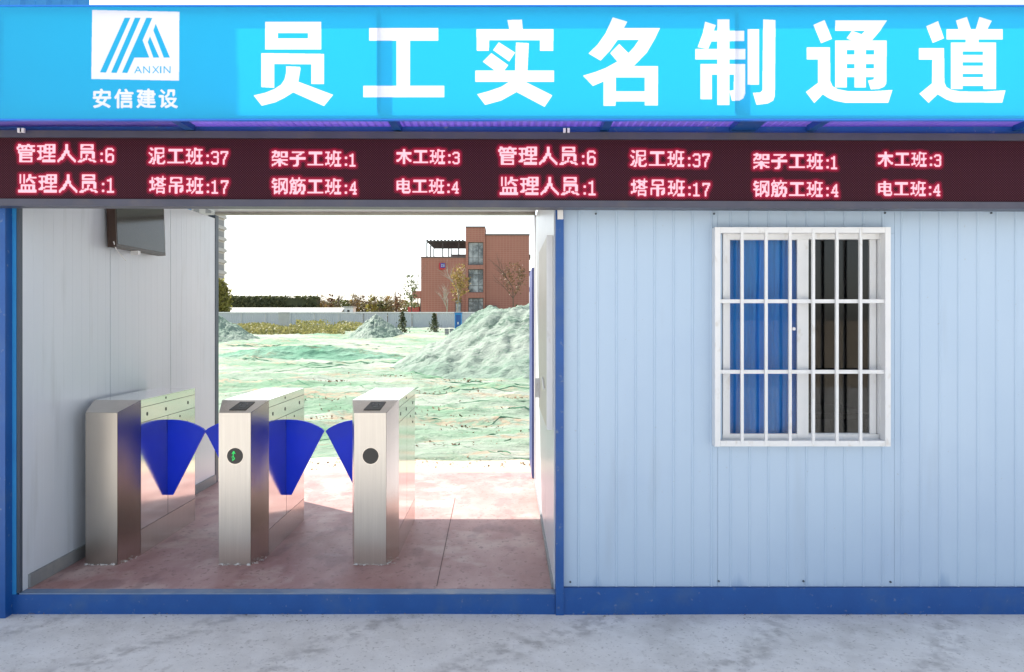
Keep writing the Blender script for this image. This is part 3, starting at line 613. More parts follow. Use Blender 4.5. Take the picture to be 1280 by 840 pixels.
tl = N.new('ShaderNodeBsdfTranslucent'); L.new(ti.outputs[0], tl.inputs[0]); ms = N.new('ShaderNodeMixShader'); ms.inputs[0].default_value = .32
L.new(b.outputs[0], ms.inputs[1]); L.new(tl.outputs[0], ms.inputs[2]); L.new(ms.outputs[0], N['Material Output'].inputs[0])
def uvquad(name, p00, p10, p11, p01, m, parent):
    bm = bmesh.new(); uv = bm.loops.layers.uv.new('UVMap'); w0 = wloc(parent); v = [bm.verts.new(Vector(q)-w0) for q in (p00, p10, p11, p01)]
    f = bm.faces.new(v)
    for lp, c in zip(f.loops, ((0, 0), (1, 0), (1, 1), (0, 1))): lp[uv].uv = c
    me = bpy.data.meshes.new(name); bm.to_mesh(me); bm.free(); me.materials.append(m)
    o = bpy.data.objects.new(name, me); COL.objects.link(o); o.parent = parent; return o
DS = 3.85; ys = DS-D0
sg = empty('signboard', (0, ys, Z(148, DS)), 'long cyan translucent signboard with big white Chinese characters and a white emblem', 'sign')
uvquad('sign_face', (X(SX0, DS), ys, Z(SY1, DS)), (X(SX1, DS), ys, Z(SY1, DS)), (X(SX1, DS), ys, Z(SY0, DS)), (X(SX0, DS), ys, Z(SY0, DS)), fm, sg)
sx0, sx1 = X(SX0, DS), X(SX1, DS); zt, zb = Z(SY0, DS), Z(SY1, DS)
sblue = mat('bright_blue_trim', (.01, .16, .62), (.015, .2, .7), rough=.4)
bx('top_trim', sblue, sg, sx0, sx1, ys-.004, ys+.06, zt+.0005, zt+.008); bx('bottom_trim', sblue, sg, sx0, sx1, ys-.004, ys+.02, zb-.008, zb-.0005)
bx('top_rail', sblue, sg, sx0, sx1, ys+.012, ys+.04, zt-.032, zt-.002); bx('bottom_rail', sblue, sg, sx0, sx1, ys+.008, ys+.03, zb+.001, zb+.030)
for px in (2, 473.5, 921, 1300): bx('frame_post', sblue, sg, X(px-2.8, DS), X(px+2.8, DS), ys+.0012, ys+.045, zb+.031, zt-.033)

# ---- dot display
LX0, LX1, LY0, LY1 = -160, 1440, 174.5, 250.5
H, W = int((LY1-LY0)*K), int((LX1-LX0)*K)
m = np.zeros((H, W), bool); halo = np.zeros((H, W), np.float32)
DIG = {'6': ["011110","100001","100000","100000","101110","110001","100001","100001","100001","011110"],
       '1': ["001000","111000","001000","001000","001000","001000","001000","001000","001000","111110"],
       '3': ["011110","100001","000001","000001","001110","000001","000001","000001","100001","011110"],
       '7': ["111111","100001","000010","000010","000100","000100","001000","001000","001000","001000"],
       '4': ["000010","000110","001010","001010","010010","010010","111111","000010","000010","000111"]}
rows_ = [('管理人员:6', 19.5, 205.5, 25.5), ('泥工班:37', 184.5, 208.0, 23.3), ('架子工班:1', 338.5, 210.6, 22.3), ('木工班:3', 494.5, 207.6, 20.9),
         ('监理人员:1', 21.5, 243.3, 25.5), ('塔吊班:17', 185.5, 244.6, 23.2), ('钢筋工班:4', 338.5, 245.5, 22.3), ('电工班:4', 493.5, 244.5, 20.9)]
for s, x0, yb, em in rows_:
    for dx in (0, 602):
        x = x0+dx; yb2 = yb+(3.4-.0035*640 if dx else 0)-(.0035*(x0+dx-640) if not dx else .0035*(x0+602-640))+(0 if dx else -2.24+0)
        yb2 = yb-.0035*(x0-640)+(0 if not dx else 1.2)-1.0
        xs = x
        for ch in s:
            if ch in GLYPH:
                cg = raster((128, 128), [[(a*126+1, 110-b_*126) for a, b_ in q] for q in GLYPH[ch]]).reshape(16, 8, 16, 8).mean((1, 3)) > .38
                cs = em/16
                for jj, ii in zip(*np.nonzero(cg)):
                    a0, b0 = (x+ii*cs-LX0)*K, (yb2-1.0-em*.98+jj*cs-LY0)*K
                    m[int(round(b0)):int(round(b0+cs*K)), int(round(a0)):int(round(a0+cs*K))] = True
                x += em
            elif ch == ':':
                for yy in (4.0, 12.5):
                    cx, cy, r = int((x+em*.22-LX0)*K), int((yb2-yy-LY0)*K), 5
                    m[cy-r:cy+r, cx-r:cx+r] = True
                x += em*.42
            else:
                st = em*.40/6.2; sv = em*.70/10
                for j, line in enumerate(DIG[ch]):
                    for i, c in enumerate(line):
                        if c == '1':
                            a0, a1 = int((x+i*st-LX0)*K), int((x+(i+1.15)*st-LX0)*K); b0, b1 = int((yb2-2.0-(10-j)*sv-LY0)*K), int((yb2-2.0-(9-j-.15)*sv-LY0)*K)
                            m[b0:b1, a0:a1] = True
                x += em*.5
        a0, a1 = int((xs-5-LX0)*K), int((x+3-LX0)*K); b0, b1 = int((yb2-em*1.08-LY0)*K), int((yb2+3-LY0)*K)
core = shiftor(m, 1)
lit = blur(core.astype(np.float32), 1)
lit = np.clip((lit-.30)*2.2, 0, 1)
hal = np.clip(blur((blur(core.astype(np.float32), 9) > .01).astype(np.float32), 8), 0, 1)  # red bloom round the characters, painted into the emission
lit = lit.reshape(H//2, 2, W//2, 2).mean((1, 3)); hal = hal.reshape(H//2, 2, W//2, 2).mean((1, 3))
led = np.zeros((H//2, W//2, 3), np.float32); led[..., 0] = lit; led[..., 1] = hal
led_img = image('display_dots_bloom', led)
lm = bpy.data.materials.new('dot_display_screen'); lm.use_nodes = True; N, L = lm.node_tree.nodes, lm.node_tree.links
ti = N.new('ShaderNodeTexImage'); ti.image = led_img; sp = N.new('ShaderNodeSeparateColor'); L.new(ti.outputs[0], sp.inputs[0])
b = N['Principled BSDF']; b.inputs['Roughness'].default_value = .6; b.inputs['Specular IOR Level'].default_value = .15
tc = N.new('ShaderNodeTexCoord'); sx = N.new('ShaderNodeSeparateXYZ'); L.new(tc.outputs['Object'], sx.inputs[0])
def sinw(sock, pitch):
    q = N.new('ShaderNodeMath'); q.operation = 'MULTIPLY'; L.new(sock, q.inputs[0]); q.inputs[1].default_value = 2*math.pi/pitch
    r = N.new('ShaderNodeMath'); r.operation = 'SINE'; L.new(q.outputs[0], r.inputs[0]); return r.outputs[0]
mu = N.new('ShaderNodeMath'); mu.operation = 'MULTIPLY'; L.new(sinw(sx.outputs[0], .0125), mu.inputs[0]); L.new(sinw(sx.outputs[2], .0125), mu.inputs[1])
rp = N.new('ShaderNodeValToRGB'); rp.color_ramp.elements[0].position = .0; rp.color_ramp.elements[1].position = .8
rp.color_ramp.elements[0].color = (.012, .001, .006, 1); rp.color_ramp.elements[1].color = (.115, .022, .036, 1); L.new(mu.outputs[0], rp.inputs[0])
L.new(rp.outputs[0], b.inputs['Base Color'])
def mix(f, a, c):
    q = N.new('ShaderNodeMix'); q.data_type = 'RGBA'; L.new(f, q.inputs[0])
    for s_, k in ((a, 6), (c, 7)):
        if isinstance(s_, tuple): q.inputs[k].default_value = (*s_, 1)
        else: L.new(s_, q.inputs[k])
    return q.outputs[2]
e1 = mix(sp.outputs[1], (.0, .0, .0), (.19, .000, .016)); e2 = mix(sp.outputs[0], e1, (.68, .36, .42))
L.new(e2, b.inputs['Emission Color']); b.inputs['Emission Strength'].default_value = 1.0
DL = 4.15; yl = DL-D0
ld = empty('dot_display', (0, yl, Z(212, DL)), 'long dark dot-matrix display with two rows of glowing red-white characters', 'display')
def lrot(o):  # hung very slightly out of level
    pass
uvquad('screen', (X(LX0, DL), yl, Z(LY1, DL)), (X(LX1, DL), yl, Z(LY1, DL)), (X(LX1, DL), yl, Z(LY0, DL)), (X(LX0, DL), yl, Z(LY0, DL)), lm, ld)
bx('frame_strip', ledframe_mat, ld, X(LX0, DL), X(LX1, DL), yl-.012, yl+.09, Z(LY0-.3, DL), Z(165.5, DL), bevel=.004)
bx('frame_strip', ledframe_mat, ld, X(LX0, DL), X(LX1, DL), yl-.012, yl+.09, Z(259.5, DL), Z(LY1+.3, DL), bevel=.004)
bx('back_case', ledframe_mat, ld, X(LX0, DL), X(LX1, DL), yl+.004, yl+.088, Z(LY1-.3, DL), Z(LY0+.3, DL))
ld.rotation_euler = (0, R(.19), 0)
for px in (27, 708):
    c = empty('fixing_clamp', (X(px, 4.12), 4.12-D0, Z(165, 4.12)), 'small pale metal clamp on top of the display %s' % ('near its left end' if px < 100 else 'near the middle above the blue post'), 'clamp')
    bx('clamp_plate', upvc_mat, c, X(px-4, 4.12), X(px-1, 4.12), -.20, -.185, Z(166, 4.12), Z(160.5, 4.12)); bx('clamp_plate', upvc_mat, c, X(px+1, 4.12), X(px+4, 4.12), -.20, -.185, Z(166, 4.12), Z(160.5, 4.12))
    bx('clamp_bolt', dark_mat, c, X(px-1, 4.12)+.001, X(px+1, 4.12)-.001, -.20, -.186, Z(165, 4.12), Z(161, 4.12))

# ================================================================== TELEVISION on the left wall
tv = empty('wall_television', (-2.60, 1.2, 2.3), 'dark flat television fixed high on the left wall, its screen reflecting the site', 'television')
tv.rotation_euler = (0, R(-2), R(0))
tw = Vector((-2.60, 1.2, 2.3))
def tvb(name, m, x0, x1, y0, y1, z0, z1, bevel=0): 
    bm = bmesh.new(); box(bm, x0, x1, y0, y1, z0, z1); return link(name, bm, m, tv, bevel=bevel)
tvb('case', tv_mat, -.012, .045, -.295, .455, -.235, .20, .004)
tvb('screen', screen_mat, .0455, .047, -.282, .442, -.215, .185)
bm = bmesh.new(); tube(bm, (.03, -.30, -.20), (.035, -.28, -.25), .004); tube(bm, (.035, -.28, -.25), (.01, -.1, -.31), .003); link('cable', bm, upvc_mat, tv)
tvb('bracket', upvc_mat, .0, .05, .0, .035, -.262, -.2355)

# ================================================================== TURNSTILES
TW, TC, TL, TH = .145, .095, 1.07, .97
green_mat = bpy.data.materials.new('green_light'); green_mat.use_nodes = True
q = green_mat.node_tree.nodes['Principled BSDF']; q.inputs['Base Color'].default_value = (.0, .1, .02, 1); q.inputs['Emission Color'].default_value = (.02, .5, .10, 1); q.inputs['Emission Strength'].default_value = .8
GRP = 'flap turnstiles on the red floor'
front_dark = mat('darkened_steel', (.36, .33, .30), (.46, .43, .39), rough=.28, metal=1, scale=2, stretch=(4, 4, .5), contrast=.4)  # dark reflections painted into the colour of the blank front plate
mortar_mat = mat('white_mortar', (.66, .64, .61), (.78, .76, .73), rough=.9)
def turnstile(cx, label, left, right, indicator, arrow, reader):
    t = empty('flap_turnstile', (cx, .49, FZ), label, 'turnstile', GRP)
    s_ = .0025
    # body behind the cladding
    bm = bmesh.new(); c = [(-TC+s_, s_), (TC-s_, s_), (TW-s_, .2), (TW-s_, TL-s_), (-TW+s_, TL-s_), (-TW+s_, .2)]
    tops = [.912-.001, .912-.001, TH-s_, TH-s_, TH-s_, TH-s_]
    a = [bm.verts.new((x, y, 0.001)) for x, y in c]; b = [bm.verts.new((x, y, z)) for (x, y), z in zip(c, tops)]
    bm.faces.new(a); bm.faces.new((b[0], b[1], b[2], b[5])); bm.faces.new((b[2], b[3], b[4], b[5]))
    for k in range(6): bm.faces.new((a[k], a[(k+1) % 6], b[(k+1) % 6], b[k]))
    link('inner_case', bm, gap_mat, t)
    def slab(name, pts, th, m):
        """a thin plate: outer outline pts, thickness th inwards"""
        pts = [Vector(p) for p in pts]; n = (pts[1]-pts[0]).cross(pts[2]-pts[0]).normalized()
        bm = bmesh.new(); a = [bm.verts.new(p) for p in pts]; b = [bm.verts.new(p-n*th) for p in pts]
        bm.faces.new(a); bm.faces.new(b[::-1]); k_ = len(pts)
        for k in range(k_): bm.faces.new((a[k], b[k], b[(k+1) % k_], a[(k+1) % k_]))
        return link(name, bm, m, t)
    slab('front_plate', [(-TC, 0, 0), (TC, 0, 0), (TC, 0, .913), (-TC, 0, .913)], .0022, steel_mat if indicator else front_dark)
    slab('corner_plate', [(TC+.0015, .003, 0), (TW, .199, 0), (TW, .199, TH-.002), (TC+.0015, .003, .911)], .002, kick_mat)
    slab('corner_plate', [(-TC-.0015, .003, 0), (-TC-.0015, .003, .911), (-TW, .199, TH-.002), (-TW, .199, 0)], .002, kick_mat)
    slab('reader_plate', [(-TC, .002, .9145), (TC, .002, .9145), (TW, .1985, TH), (-TW, .1985, TH)], .002, kick_mat)
    slab('top_plate', [(-TW, .2005, TH), (TW, .2005, TH), (TW, TL, TH), (-TW, TL, TH)], .0024, mirror_mat)
    slab('rear_plate', [(TW, TL, 0), (-TW, TL, 0), (-TW, TL, TH-.004), (TW, TL, TH-.004)], .0022, steel_mat)
    ym = .60; g = .0016
    for sd in (1, -1):
        def sp(name, y0, y1, z0, z1, m):
            pts = [(sd*TW, y0, z0), (sd*TW, y1, z0), (sd*TW, y1, z1), (sd*TW, y0, z1)]
            if sd < 0: pts = pts[::-1]
            slab(name, pts, .0022, m)
        y0, y1 = .201+g, TL-g
        sp('side_rail', y0, y1, .922+g, TH-.003, mirror_mat); sp('side_rail', y0, y1, .827+g, .922-g, mirror_mat)
        sp('side_panel', y0, ym-.003, .16+g, .827-g, mirror_mat); sp('side_panel', ym+.003, y1, .16+g, .827-g, mirror_mat)
        sp('kick_plate', y0, y1, .0, .16-g, kick_mat)
        for (yy, zz, r) in ((.29, .873, .012), (.57, .873, .012), (.94, .876, .012), (.57, .948, .008), (.80, .797, .008)):
            bm = bmesh.new(); prism(bm, [(yy+r*.8*math.cos(k*math.pi/7), zz+r*math.sin(k*math.pi/7)) for k in range(14)], 'x', sd*(TW-.001), sd*(TW+.0022)); link('sensor', bm, dark_mat, t)
        if (sd > 0 and right) or (sd < 0 and left):
            # fan-shaped wing: apex at the bottom, arc on top
            pts = [(0, .29), (.034, .29), (.2535, .718), (.235, .735), (.205, .752), (.170, .768), (.125, .782), (.075, .791), (.03, .794), (0, .794)]
            bm = bmesh.new(); prism(bm, [(sd*(TW+.001+x), z) for x, z in pts], 'y', ym-.009, ym+.009)
            f = link('flap', bm, flap_mat, t, bevel=.004)
            pts = [(0.002, .735), (.216, .655), (.2565, .719), (.237, .738), (.206, .755), (.171, .771), (.126, .785), (.075, .794), (.03, .797), (.002, .797)]
            bm = bmesh.new(); w1 = [(sd*(TW+.001+x), z) for x, z in pts]; prism(bm, w1, 'y', ym-.0115, ym+.0115); link('edge_band', bm, flap_mat, f, bevel=.002)
    if reader:
        n = Vector((0, -.0555, .1965)).normalized(); c0 = Vector((.008, .10, .9425)); bm = bmesh.new()
        u, v_ = Vector((1, 0, 0)), Vector((0, .1965, .0555)).normalized()
        pts = [c0+u*a_+v_*b2+n*.003 for a_, b2 in ((-.055, -.062), (.045, -.062), (.062, .066), (-.030, .066))]
        a = [bm.verts.new(p) for p in pts]; b = [bm.verts.new(p-n*.004) for p in pts]; bm.faces.new(a); bm.faces.new(b[::-1])
        for k in range(4): bm.faces.new((a[k], b[k], b[(k+1) % 4], a[(k+1) % 4]))
        rd = link('card_reader', bm, dark_mat, t)
        bm = bmesh.new()      # small grey card symbol on the reader
        for (a0, b0, a1, b1) in ((-.018, .005, -.012, .035), (-.012, -.006, .018, -.022), (.018, -.022, .028, -.004), (-.012, .012, .010, .004), (.018, .030, .030, .034), (.026, .012, .032, .030)):
            p0, p1 = c0+u*a0+v_*b0+n*.0035, c0+u*a1+v_*b1+n*.0035; tube(bm, p0, p1, .0018, n=4)
        link('card_symbol', bm, skirt_mat, rd)
    if indicator:
        bm = bmesh.new(); disc(bm, (0.003, .655), .048, -.004, .0005, 36); dk_ = link('indicator', bm, dark_mat, t)
        bm = bmesh.new(); c = (0.003, .655)
        prism(bm, [(c[0]+.0515*math.cos(k*math.pi/18), c[1]+.0515*math.sin(k*math.pi/18)) for k in range(36)], 'y', -.0025, .0004); link('indicator_rim', bm, kick_mat, dk_)
        if arrow:
            bm = bmesh.new()
            for p0, p1 in (((-.012, .628), (.002, .640)), ((.002, .640), (-.008, .655)), ((-.008, .655), (-.004, .682)), ((-.014, .668), (-.004, .684)), ((-.004, .684), (.004, .668)), ((-.016, .648), (-.004, .652)), ((-.006, .632), (-.012, .640))):
                tube(bm, (p0[0], -.0055, p0[1]), (p1[0], -.0055, p1[1]), .0026, n=5)
            link('green_arrow', bm, green_mat, dk_)
    for sd in (1, -1):      # small lock on each long side and screws along the foot
        bm = bmesh.new(); prism(bm, [(.93+.007*math.cos(k*math.pi/6), .74+.007*math.sin(k*math.pi/6)) for k in range(12)], 'x', sd*(TW-.001), sd*(TW+.003)); link('lock', bm, dark_mat, t)
    # rough mortar where the base meets the floor
    bm = bmesh.new()
    for k in range(60):
        e = random.choice((0, 1)); x = random.uniform(-TC, TC) if e == 0 else TC+random.uniform(0, .05); y = random.uniform(-.014, -.003) if e == 0 else random.uniform(0, .2)
        s2 = random.uniform(.004, .012); vv = [bm.verts.new((x+random.uniform(-s2, s2)*1.5, y+random.uniform(-s2, s2), random.uniform(0, s2*1.2))) for _ in range(4)]
        for f in ((0,1,2), (0,2,3), (0,3,1), (1,3,2)): bm.faces.new([vv[i] for i in f])
    tag(link('mortar_crumbs', bm, mortar_mat, t), kind='stuff')
    return t
turnstile(-2.435, 'leftmost steel turnstile beside the white wall, with a blank front and one blue flap', False, True, False, False, False)
turnstile(-1.635, 'middle steel turnstile with a lit green arrow and blue flaps on both sides', True, True, True, True, True)
turnstile(-.822, 'rightmost steel turnstile with a dark round indicator and one blue flap on its left', True, False, True, False, True)

# ================================================================== FAR BACKGROUND
# site fence of metal hoarding panels
hoard = mat('blue_grey_hoarding', (.42, .45, .48), (.50, .52, .55), rough=.6, scale=.6, dirt=(.42, .42, .42), dscale=.5)
fd = 100.0; fy = fd-D0
fe = empty('site_fence', (-20, fy, .3), 'long pale blue-grey metal fence across the far side of the netted field', 'fence')
wf0 = wloc(fe); x = X(150, fd); pw = 3.05; mesh_p = None
while x < X(840, fd):
    if mesh_p is None:
        bm = bmesh.new(); pts = []; k = 0; q = 0.02
        while q < pw-.03: pts.append((q, .0 if k % 2 else .05)); q += .12; k += 1
        pts += [(a, b+.02) for a, b in pts[::-1]]
        prism(bm, pts, 'z', 0, 2.0); o = link('fence_panel', bm, hoard, fe); mesh_p = o.data
    else:
        o = bpy.data.objects.new('fence_panel', mesh_p); COL.objects.link(o); o.parent = fe
    o.location = (x-wf0.x, 0, -.06)
    bx('fence_post', hoard, fe, x-.05, x+.05, fy-.04, fy+.10, .0, 2.32); x += pw
bx('top_rail', upvc_mat, fe, X(150, fd), X(840, fd), fy-.06, fy+.08, 2.26, 2.40)
# low shed roof behind the fence
sh = empty('long_shed', (X(345, 112), 112-D0, 0), 'long low shed with a pale roof just above the left part of the fence', 'shed')
shm = mat('pale_shed', (.42, .41, .38), (.5, .49, .45), rough=.7)
bx('wall', shm, sh, X(262, 112), X(428, 112), 107.9, 113, 0, 2.4)
bm = bmesh.new(); s0 = wloc(sh); prism(bm, [(107.5-s0.y, 2.41), (113.4-s0.y, 2.41), (110.5-s0.y, 3.15)], 'x', X(262, 112)-s0.x, X(426, 112)-s0.x); link('roof', bm, shm, sh)
hs = empty('white_hut', (X(436, 114), 114-D0, 0), 'tiny white hut beyond the fence between the bare trees', 'hut')
bx('wall', upvc_mat, hs, X(430, 114), X(441, 114), 109.7, 112, 0, 3.1); bx('roof', shm, hs, X(429, 114), X(442, 114), 109.5, 112.2, 3.105, 3.3)
bx('window', dark_mat, hs, X(434, 114), X(437, 114), 109.66, 109.72, 2.2, 2.8)

# red brick building
db = 115.0; yb = db-D0
brick_mat = mat('red_tile_cladding', (.33, .135, .10), (.39, .165, .12), rough=.8, scale=.5)
N, L = brick_mat.node_tree.nodes, brick_mat.node_tree.links
b = N['Principled BSDF']; src = b.inputs['Base Color'].links[0].from_socket
tc = N.new('ShaderNodeTexCoord'); mp = N.new('ShaderNodeMapping'); mp.inputs['Rotation'].default_value = (R(90), 0, 0); L.new(tc.outputs['Object'], mp.inputs[0])
bt = N.new('ShaderNodeTexBrick'); bt.offset = 0; bt.inputs['Scale'].default_value = 1; bt.inputs['Brick Width'].default_value = .45; bt.inputs['Row Height'].default_value = .30
bt.inputs['Mortar Size'].default_value = .035; L.new(mp.outputs[0], bt.inputs[0]); mx = N.new('ShaderNodeMix'); mx.data_type = 'RGBA'
L.new(bt.outputs['Fac'], mx.inputs[0]); L.new(src, mx.inputs[6]); mx.inputs[7].default_value = (.40, .20, .15, 1); L.new(mx.outputs[2], b.inputs['Base Color'])
farglass = mat('far_window_glass', (.07, .09, .10), (.42, .46, .48), rough=.15, scale=.55, spec=.8, contrast=.08)  # pale patches in the colour stand in for reflected sky
cream = mat('window_frame_grey', (.10, .10, .11), (.14, .14, .14), rough=.5)
coping = mat('dark_coping', (.12, .10, .10), (.16, .13, .12), rough=.6)
rb = empty('brick_building', (X(594, db), yb, 0), 'red tiled three-storey building with a stair tower and a rooftop pergola, beyond the fence', 'building')
def B(px0, px1, py0, py1, name, m, dy0=0, dy1=8, z0=None):
    return bx(name, m, rb, X(px0, db), X(px1, db), yb+dy0, yb+dy1, Z(py1, db) if z0 is None else z0, Z(py0, db))
B(526, 582, 322, 0, 'wall', brick_mat, .3, 14, 0); B(606.5, 661.6, 294, 0, 'wall', brick_mat, .3, 14, 0)
B(525.6, 582, 320.6, 321.9, 'coping', coping, .15, 14.1); B(606.5, 662.2, 292.2, 293.9, 'coping', coping, .15, 14.1)
# stair tower with its three window groups: walls round the openings
tx0, tx1, wx0, wx1 = 582.2, 606.3, 585.2, 604.2
B(tx0, wx0, 284.4, 0, 'wall', brick_mat, 0, 6, 0); B(wx1, tx1, 284.4, 0, 'wall', brick_mat, 0, 6, 0)
for a, c in ((284.4, 302.6), (331.2, 336.4), (365.6, 372.4)): B(wx0+.02, wx1-.02, a, c, 'wall', brick_mat, .01, 6)
B(tx0-.3, tx1+.3, 283, 284.3, 'coping', coping, -.15, 6.1)
for (a, c, tr, n) in ((302.6, 331.2, (322,), 3), (336.4, 365.6, (343, 357), 3), (372.4, 392, (377,), 3)):
    f = B(wx0+.05, wx1-.05, a+.05, c-.05, 'window', cream, .55, .7)
    w0 = wloc(rb)
    def sub(px0, px1, py0, py1, name, m, d0, d1):
        bm = bmesh.new(); box(bm, X(px0, db)-w0.x, X(px1, db)-w0.x, d0, d1, Z(py1, db), Z(py0, db)); return link(name, bm, m, f)
    ed = [a+.4]+list(tr)+[c-.4]; vx = [wx0+.4, 591, 598, wx1-.4]
    for i in range(len(ed)-1):
        for j in range(3): sub(vx[j]+.3, vx[j+1]-.3, ed[i]+.35, ed[i+1]-.35, 'pane', farglass, .50, .545)
# doorway to the left of the tower
dw = B(569.2, 576.4, 374.5, 392, 'door', cream, .18, .29)
bm = bmesh.new(); w0 = wloc(rb); box(bm, X(570, db)-w0.x, X(575.6, db)-w0.x, .12, .175, Z(391, db), Z(376, db)); link('pane', bm, farglass, dw)
B(606.8, 621, 382, 383.4, 'door_canopy', coping, -1.2, .29)
# red and blue sign on the wall, its small white characters only a few strokes here
sgn = B(548.8, 557, 328.6, 337, 'wall_sign', mat('sign_red', (.45, .02, .03)), .12, .29)
bm = bmesh.new(); box(bm, X(550.6, db)-w0.x, X(556.4, db)-w0.x, .06, .115, Z(334.6, db), Z(328.9, db)); link('sign_panel', bm, mat('sign_blue', (.03, .05, .30)), sgn)
bm = bmesh.new()
for (a, c, e, g) in ((551.6, 330.6, 553.2, 331.1), (552.2, 330.2, 552.6, 333.2), (551.6, 332.6, 553.3, 333.1), (554.0, 330.6, 555.6, 331.0), (554.0, 331.7, 555.6, 332.1), (554.2, 332.8, 555.5, 333.3), (554.7, 330.4, 555.0, 333)):
    box(bm, X(a, db)-w0.x, X(e, db)-w0.x, .03-.004*c/330, .055, Z(g, db), Z(c, db))
link('sign_writing', bm, upvc_mat, sgn)
# rooftop pergola
pm = mat('pergola_timber', (.05, .042, .04), (.08, .07, .065), rough=.8)
for yy in (1.0, 6.5, 12.0):
    for px in ((532, 552, 572) if yy == 1.0 else (532, 556, 580)):
        bx('pergola_post', pm, rb, X(px, db), X(px, db)+.16, yb+yy, yb+yy+.16, Z(321.5, db), Z(302, db))
for k in range(7): bx('pergola_beam', pm, rb, X(532, db), X(582, db)-.05, yb+.9+1.87*k, yb+1.12+1.87*k, Z(301.6, db)+.001, Z(300, db))
for px in (532, 536.5, 541, 545.5, 550, 554.5, 559, 563.5, 568, 572.5, 577): bx('pergola_beam', pm, rb, X(px, db), X(px, db)+.22, yb+.8, yb+12.4, Z(299.9, db)+.001, Z(299, db))
bx('roof_parapet', coping, rb, X(563, db), X(582, db)-.05, yb+3, yb+3.2, Z(320.5, db), Z(318.5, db)+.3)
# porch wing
B(515, 525.9, 363.5, 372, 'balcony', brick_mat, .6, 5)
for px in (521, 524.5): B(px, px+1, 372.1, 0, 'porch_post', coping, .8, 1.1, 0)
B(509, 523, 383.5, 392, 'porch_canopy', mat('porch_red', (.35, .06, .05)), .7, 3)
# right return side with small balconies
for py in (316, 337, 358): B(661.8, 664, py, py+5, 'balcony', coping, 3, 7)
for py in (305, 326, 347, 368): B(661.7, 662.1, py, py+9, 'side_window', farglass, 4.0, 6.4)

# high-rise at the far left
dt = 210.0
hr = empty('tower_block', (X(245, dt), dt-D0, 0), 'grey high-rise block with stacked balconies at the left edge of the opening', 'building')
gm = mat('tower_grey', (.30, .33, .33), (.36, .39, .39), rough=.8); gd = mat('tower_dark', (.12, .14, .15), (.18, .20, .21), rough=.5)
bx('wall', gm, hr, X(190, dt), X(281, dt+8), dt-D0, dt-D0+8, 0, 74); tx = X(281, dt+8)
z = 1.5; 
while z < 70:
    bx('balcony_slab', gm, hr, tx+.01, tx+.65, dt-D0+.5, dt-D0+7.8, z, z+.9)
    bx('window', gd, hr, tx+.005, tx+.05, dt-D0+1, dt-D0+7, z+1.1, z+2.5); z += 3.0
for px in (197, 212, 227, 242, 257):
    z = 1.5
    while z < 70: bx('window', gd, hr, X(px, dt), X(px+7, dt), dt-D0-.06, dt-D0-.01, z+.7, z+2.3); z += 3.0

# ------------------------------------------------------------------ trees and plants
bark = mat('pale_bark', (.30, .26, .21), (.42, .37, .30), rough=.9); dbark = mat('dark_bark', (.09, .065, .05), (.14, .11, .08), rough=.9)
def leafm(name, a, b): return mat(name, a, b, rough=.6, scale=1.1, contrast=.12, trans=.35)
l_yel = leafm('yellow_green_leaf', (.17, .17, .035), (.30, .27, .06)); l_dk = leafm('dark_green_leaf', (.055, .07, .03), (.11, .12, .05))
l_br = leafm('brown_leaf', (.13, .075, .04), (.22, .14, .07)); l_or = leafm('ochre_leaf', (.26, .18, .05), (.36, .26, .09)); l_gr = leafm('mid_green_leaf', (.07, .10, .03), (.13, .15, .05))
def leaf(bm, c, s):
    n = Vector((random.gauss(0, 1), random.gauss(0, 1), random.gauss(0, 1))).normalized(); u = n.orthogonal().normalized(); v = n.cross(u)
    bm.faces.new([bm.verts.new(c+u*s), bm.verts.new(c+v*s*.7), bm.verts.new(c-u*s), bm.verts.new(c-v*s*.7)])
def tree(name, label, px, d, top, cw_, n, ls, lm_, bk, lean=0, trunk_r=.12, crown0=.35, hollow=0, cat='tree', group=None, z0=.3, clump=14, bare=False):
    """px, d: where it stands; top: photo row of its tip; cw_: crown width in photo pixels"""
    X0 = X(px, d); H_ = Z(top, d)-z0; rw = cw_*d/1000/2
    t = empty(name, (X0, d-D0, z0), label, cat, group); bm = bmesh.new(); tips = []
    def grow(p, dr, L_, r, lev):
        segs = 4
        for s in range(segs):
            q = p+dr*(L_/segs); tube(bm, p, q, r*(1-.5*s/segs), r*(1-.5*(s+1)/segs), n=5, cap=False); p = q
            dr = (dr+Vector((random.gauss(0, .10), random.gauss(0, .10), random.gauss(.03, .05)))).normalized()
            if lev > 0 and s >= (1 if lev < 3 else 2):
                for _ in range(2 if lev > 1 else 1):
                    a = random.uniform(0, 2*math.pi); sp_ = random.uniform(.45, .9)
                    nd = (dr+Vector((math.cos(a)*sp_, math.sin(a)*sp_, .1))).normalized(); grow(p, nd, L_*random.uniform(.45, .62), r*.45, lev-1)
        tips.append(p)
    grow(Vector((0, 0, -.1)), Vector((lean, 0, 1)).normalized(), H_*(.62 if not bare else .6), trunk_r, 3 if n < 900 or bare else 2)
    link('trunk', bm, bk, t)
    if n:
        bm = bmesh.new(); cz = H_*(crown0+1)/2; rz = H_*(1-crown0)/2; nc = max(6, n//clump); cs = []
        while len(cs) < nc:
            v = Vector((random.uniform(-1, 1), random.uniform(-1, 1), random.uniform(-1, 1)))
            if not hollow < v.length < 1: continue
            if noise.noise(v*2.2+Vector((px, 0, 0))) < -.18: continue
            cs.append(Vector((v.x*rw+lean*cz, v.y*rw, cz+v.z*rz)))
        for c in cs:
            sp_ = rw*random.uniform(.10, .24)
            for _ in range(clump): leaf(bm, c+Vector((random.gauss(0, sp_), random.gauss(0, sp_), random.gauss(0, sp_*.8))), ls*random.uniform(.6, 1.2))
        link('crown', bm, lm_, t)
    return t
